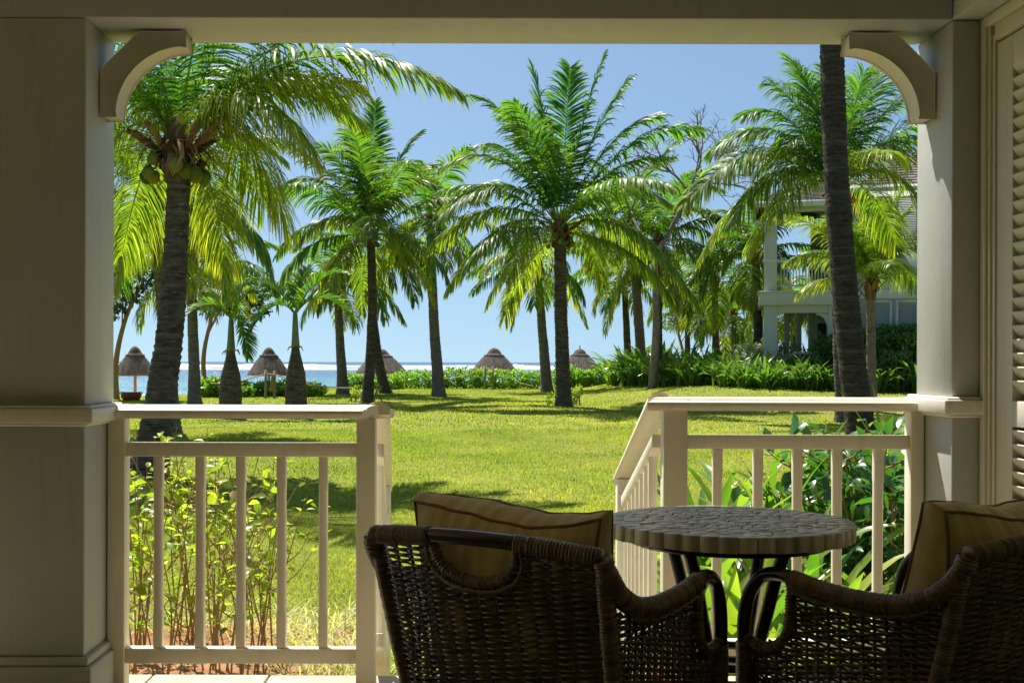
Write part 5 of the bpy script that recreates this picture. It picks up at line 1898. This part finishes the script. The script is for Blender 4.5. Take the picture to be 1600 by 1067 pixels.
# lilies with broad strap leaves behind the right railing: every leaf a part
def lily(label, x, y, n_, L, W_, seed, lo=42, hi=86):
    rr = np.random.default_rng(seed)
    g = float(gz(x, y)) + .01
    t_ = thing('strap_lily', label, 'lily plant', (x, y, g), 'broad-leaved lilies behind the right railing')
    for i in range(n_):
        e0 = lo + (hi - lo) * (1 - (i + .5) / n_)
        strap(9, np.array([x + rr.normal(0, .025), y + rr.normal(0, .025), g]), i * GA + rr.normal(0, .25), e0, rr.uniform(25, 75) + (85 - e0) * .7, L * rr.uniform(.75, 1.12), W_ * rr.uniform(.8, 1.15), rr, fold=.28,
              tint=(np.clip(rr.normal(.16, .14) + (rr.random() < .10) * .5, 0, .85), rr.uniform(.35, .7), (rr.random() < .12) * .7)).build('leaf', M['strap'], t_, smooth=True)


for i, (px, y, n_, L, W_, what) in enumerate([
        (1085, 5.6, 15, .95, .065, 'close against the stair post'), (1120, 6.6, 15, 1.05, .07, 'behind the first baluster from the stair post'), (1155, 5.5, 15, .85, .07, 'low between the first and second balusters from the stair post'),
        (1190, 6.3, 16, 1.15, .075, 'with two leaf tips standing above the middle rail'), (1225, 5.6, 14, .85, .075, 'low before the third baluster from the stair post'), (1262, 6.2, 14, .95, .075, 'between the third and fourth balusters from the stair post'),
        (1300, 5.5, 13, .80, .08, 'with pale broad leaves behind the fourth baluster from the stair post'), (1345, 6.0, 12, .80, .08, 'between the fourth and fifth balusters from the stair post'), (1395, 6.3, 12, .75, .075, 'beside the last baluster before the right pillar'),
        (1060, 6.9, 13, .9, .06, 'peeping out left of the stair post'), (1100, 7.7, 18, 1.15, .07, 'at the back of the bed, level with the gap before the first baluster'), (1150, 8.0, 18, 1.2, .075, 'at the back of the bed, just right of the first baluster'),
        (1205, 7.6, 18, 1.25, .08, 'at the back of the bed, just right of the second baluster'), (1130, 7.1, 16, 1.1, .07, 'in the middle of the bed behind the first baluster'), (1260, 7.9, 16, 1.1, .075, 'at the back of the bed, just right of the third baluster'), (1180, 5.1, 12, .7, .07, 'lowest, at the foot of the table legs'), (1290, 6.8, 14, .95, .08, 'in the middle of the bed between the third and fourth balusters'), (1240, 7.2, 14, 1.05, .075, 'at the back of the bed, level with the third baluster')]):
    lily('strap-leaved lily ' + what, (px - VX) * y / F, y, n_, L, W_, 300 + i)


def stemmed_bush(label, x, y, hgt, ns, n_, L, mat, seed, spread, name='leafy_shrub', y0=.15):
    rr = np.random.default_rng(seed)
    g = float(gz(x, y))
    t_ = thing(name, label, 'shrub', (x, y, g), 'glossy shrubs behind the right railing')
    P_, D_ = [], []
    for i in range(ns):
        a = rr.uniform(0, 6.28)
        s_ = spread * rr.uniform(.25, 1)
        h = hgt * rr.uniform(.72, 1.04)
        b0 = np.array([x + rr.normal(0, .07), y + rr.normal(0, .07), g - .03])
        e = b0 + (math.cos(a) * s_, math.sin(a) * s_, h)
        p_ = spline([b0, (b0 + e) / 2 + rr.normal(0, .05, 3), e], .05)
        MB().tube(p_, np.linspace(.013, .005, len(p_)), 6, caps=False).build('stem', M['wood'], t_, smooth=True)
        for _ in range(4):
            k = int(len(p_) * rr.uniform(.3, .9))
            a2 = rr.uniform(0, 6.28)
            l = rr.uniform(.15, .34)
            q = spline([p_[k], p_[k] + np.array([math.cos(a2), math.sin(a2), .4]) * l * .5, p_[k] + np.array([math.cos(a2), math.sin(a2), .6]) * l], .05)
            MB().tube(q, np.linspace(.006, .003, len(q)), 5, caps=False).build('twig', M['wood'], t_, smooth=True)
            kk = rr.random(n_) ** .7 * (len(q) - 1)
            P_.append(np.stack([np.interp(kk, np.arange(len(q)), q[:, j]) for j in range(3)], -1))
            D_.append(sphere(rr, n_) * .9 + (0, 0, .15))
        kk = (.45 + .55 * rr.random(n_)) * (len(p_) - 1)
        P_.append(np.stack([np.interp(kk, np.arange(len(p_)), p_[:, j]) for j in range(3)], -1))
        D_.append(sphere(rr, n_) * .9 + (0, 0, .2))
    P_, D_ = np.concatenate(P_), np.concatenate(D_)
    m_ = len(P_)
    mb = MB()
    Ls = L * rr.uniform(.6, 1.2, m_)
    leaves(mb, P_ + nrm(D_) * .02, D_, nrm(sphere(rr, m_) * .5 + (0, 0, .9)), Ls, Ls * rr.uniform(.40, .52, m_), rtint(rr, m_, y0, .2, .5, .18, .01), True, .35)
    kind(mb.build('foliage', M[mat], t_), 'stuff')


stemmed_bush('tall dark glossy shrub rising above the middle rail beside the right pillar', (1385 - VX) * 6.6 / F, 6.6, 1.28, 12, 9, .135, 'darkshrub', 401, .50)
stemmed_bush('dark glossy shrub with bare stems behind the fourth and fifth balusters', (1310 - VX) * 7.0 / F, 7.0, 1.15, 9, 8, .13, 'darkshrub', 402, .45)
stemmed_bush('mid-green glossy shrub behind the lilies near the third baluster', (1225 - VX) * 7.3 / F, 7.3, .95, 7, 8, .12, 'bedleaf', 403, .40)
stemmed_bush('broad-leaved shrub with light green leaves over the top of the right railing', (1420 - VX) * 7.4 / F, 7.4, 1.22, 7, 8, .15, 'bedleaf', 404, .5)
# seedling at the foot of the dark trunk
t_ = thing('seedling', 'thin green seedling with two upright leaves at the foot of the curving dark trunk', 'plant', (*P(1375, 600, 19.0)[:2], float(gz(P(1375, 600, 19)[0], 19))))
rr = np.random.default_rng(9)
b = ORG[t_.name]
for az_, e_ in ((.2, 62), (2.8, 66), (1.4, 78)):
    strap(7, b, az_, e_, 25, 1.25, .06, rr, tint=(.35, .6, 0)).build('leaf', M['strap'], t_, smooth=True)

# ------------------------------------------------------------------ grass blades
def grass(name, ya, yb_, n, hgt, wid, seed, xl=-.60, xr=.62):
    rr = np.random.default_rng(seed)
    # even density over the ground
    y = ya + (yb_ - ya) * np.sqrt(rr.random(n) * (1 - (ya / yb_) ** 2) + (ya / yb_) ** 2) / 1.0 - (ya * 0)
    y = np.sqrt(rr.random(n) * (yb_ ** 2 - ya ** 2) + ya ** 2)
    x = y * rr.uniform(xl, xr, n)
    keep = (y < edge(x) + .25)
    far_l = 7.10 + .12 * np.sin((x + 4.2) / 3.7 * 17 + 1)
    keep &= ~((x > -4.2) & (x < -.55) & (y < far_l) & (y > 4.3))
    keep &= ~((x > .9) & (x < 6.2) & (y < 8.25))
    keep &= ~((x > -.4) & (x < .86) & (y < 5.2))
    keep &= ~((x < -4.2) & (y < 4.4))
    x, y = x[keep], y[keep]
    m_ = len(x)
    z = gz(x, y) - .004
    a = rr.uniform(0, 6.283, m_)
    ln = rr.uniform(.15, 1.1, m_)
    patch = .85 + .3 * np.sin(x * 1.7 + np.sin(y * 1.1) * 2) * np.sin(y * 1.3 + np.sin(x * .7) * 2)
    h = hgt * rr.uniform(.5, 1.2, m_) * patch
    w = wid * rr.uniform(.7, 1.3, m_)
    dx, dy = np.cos(a), np.sin(a)
    V = np.stack([np.stack([x - dy * w, y + dx * w, z], -1), np.stack([x + dy * w, y - dx * w, z], -1), np.stack([x + dx * h * ln, y + dy * h * ln, z + h / np.sqrt(1 + ln ** 2 * .6)], -1)], 1)
    dryp = .24 + .20 * np.sin(x * .45 + 1.3 * np.sin(y * .21)) + .16 * np.sin(x * 1.3 + y * .9 + 2 * np.sin(x * .6)) + .12 * np.sin(x * 3.1 - y * 2.3)
    tn = np.stack([np.clip(dryp + rr.normal(0, .22, m_), 0, 1), np.clip(rr.normal(.5, .17, m_) + .12 * np.sin(x * .9 - y * .5) * np.sin(y * .7), .05, .95), (rr.random(m_) < .05 + .10 * (dryp > .5)) * .6], -1)
    mb = MB()
    mb.add(V.reshape(-1, 3), None, np.arange(m_ * 3).reshape(-1, 3), tint=np.repeat(tn, 3, 0))
    return kind(mb.build(name, M['blade']), 'stuff')


grass('grass', 4.5, 13.0, 430000, .040, .0032, 1)
grass('grass', 13.0, 26.0, 390000, .045, .006, 2)
grass('grass', 26.0, 62.0, 330000, .060, .014, 3)
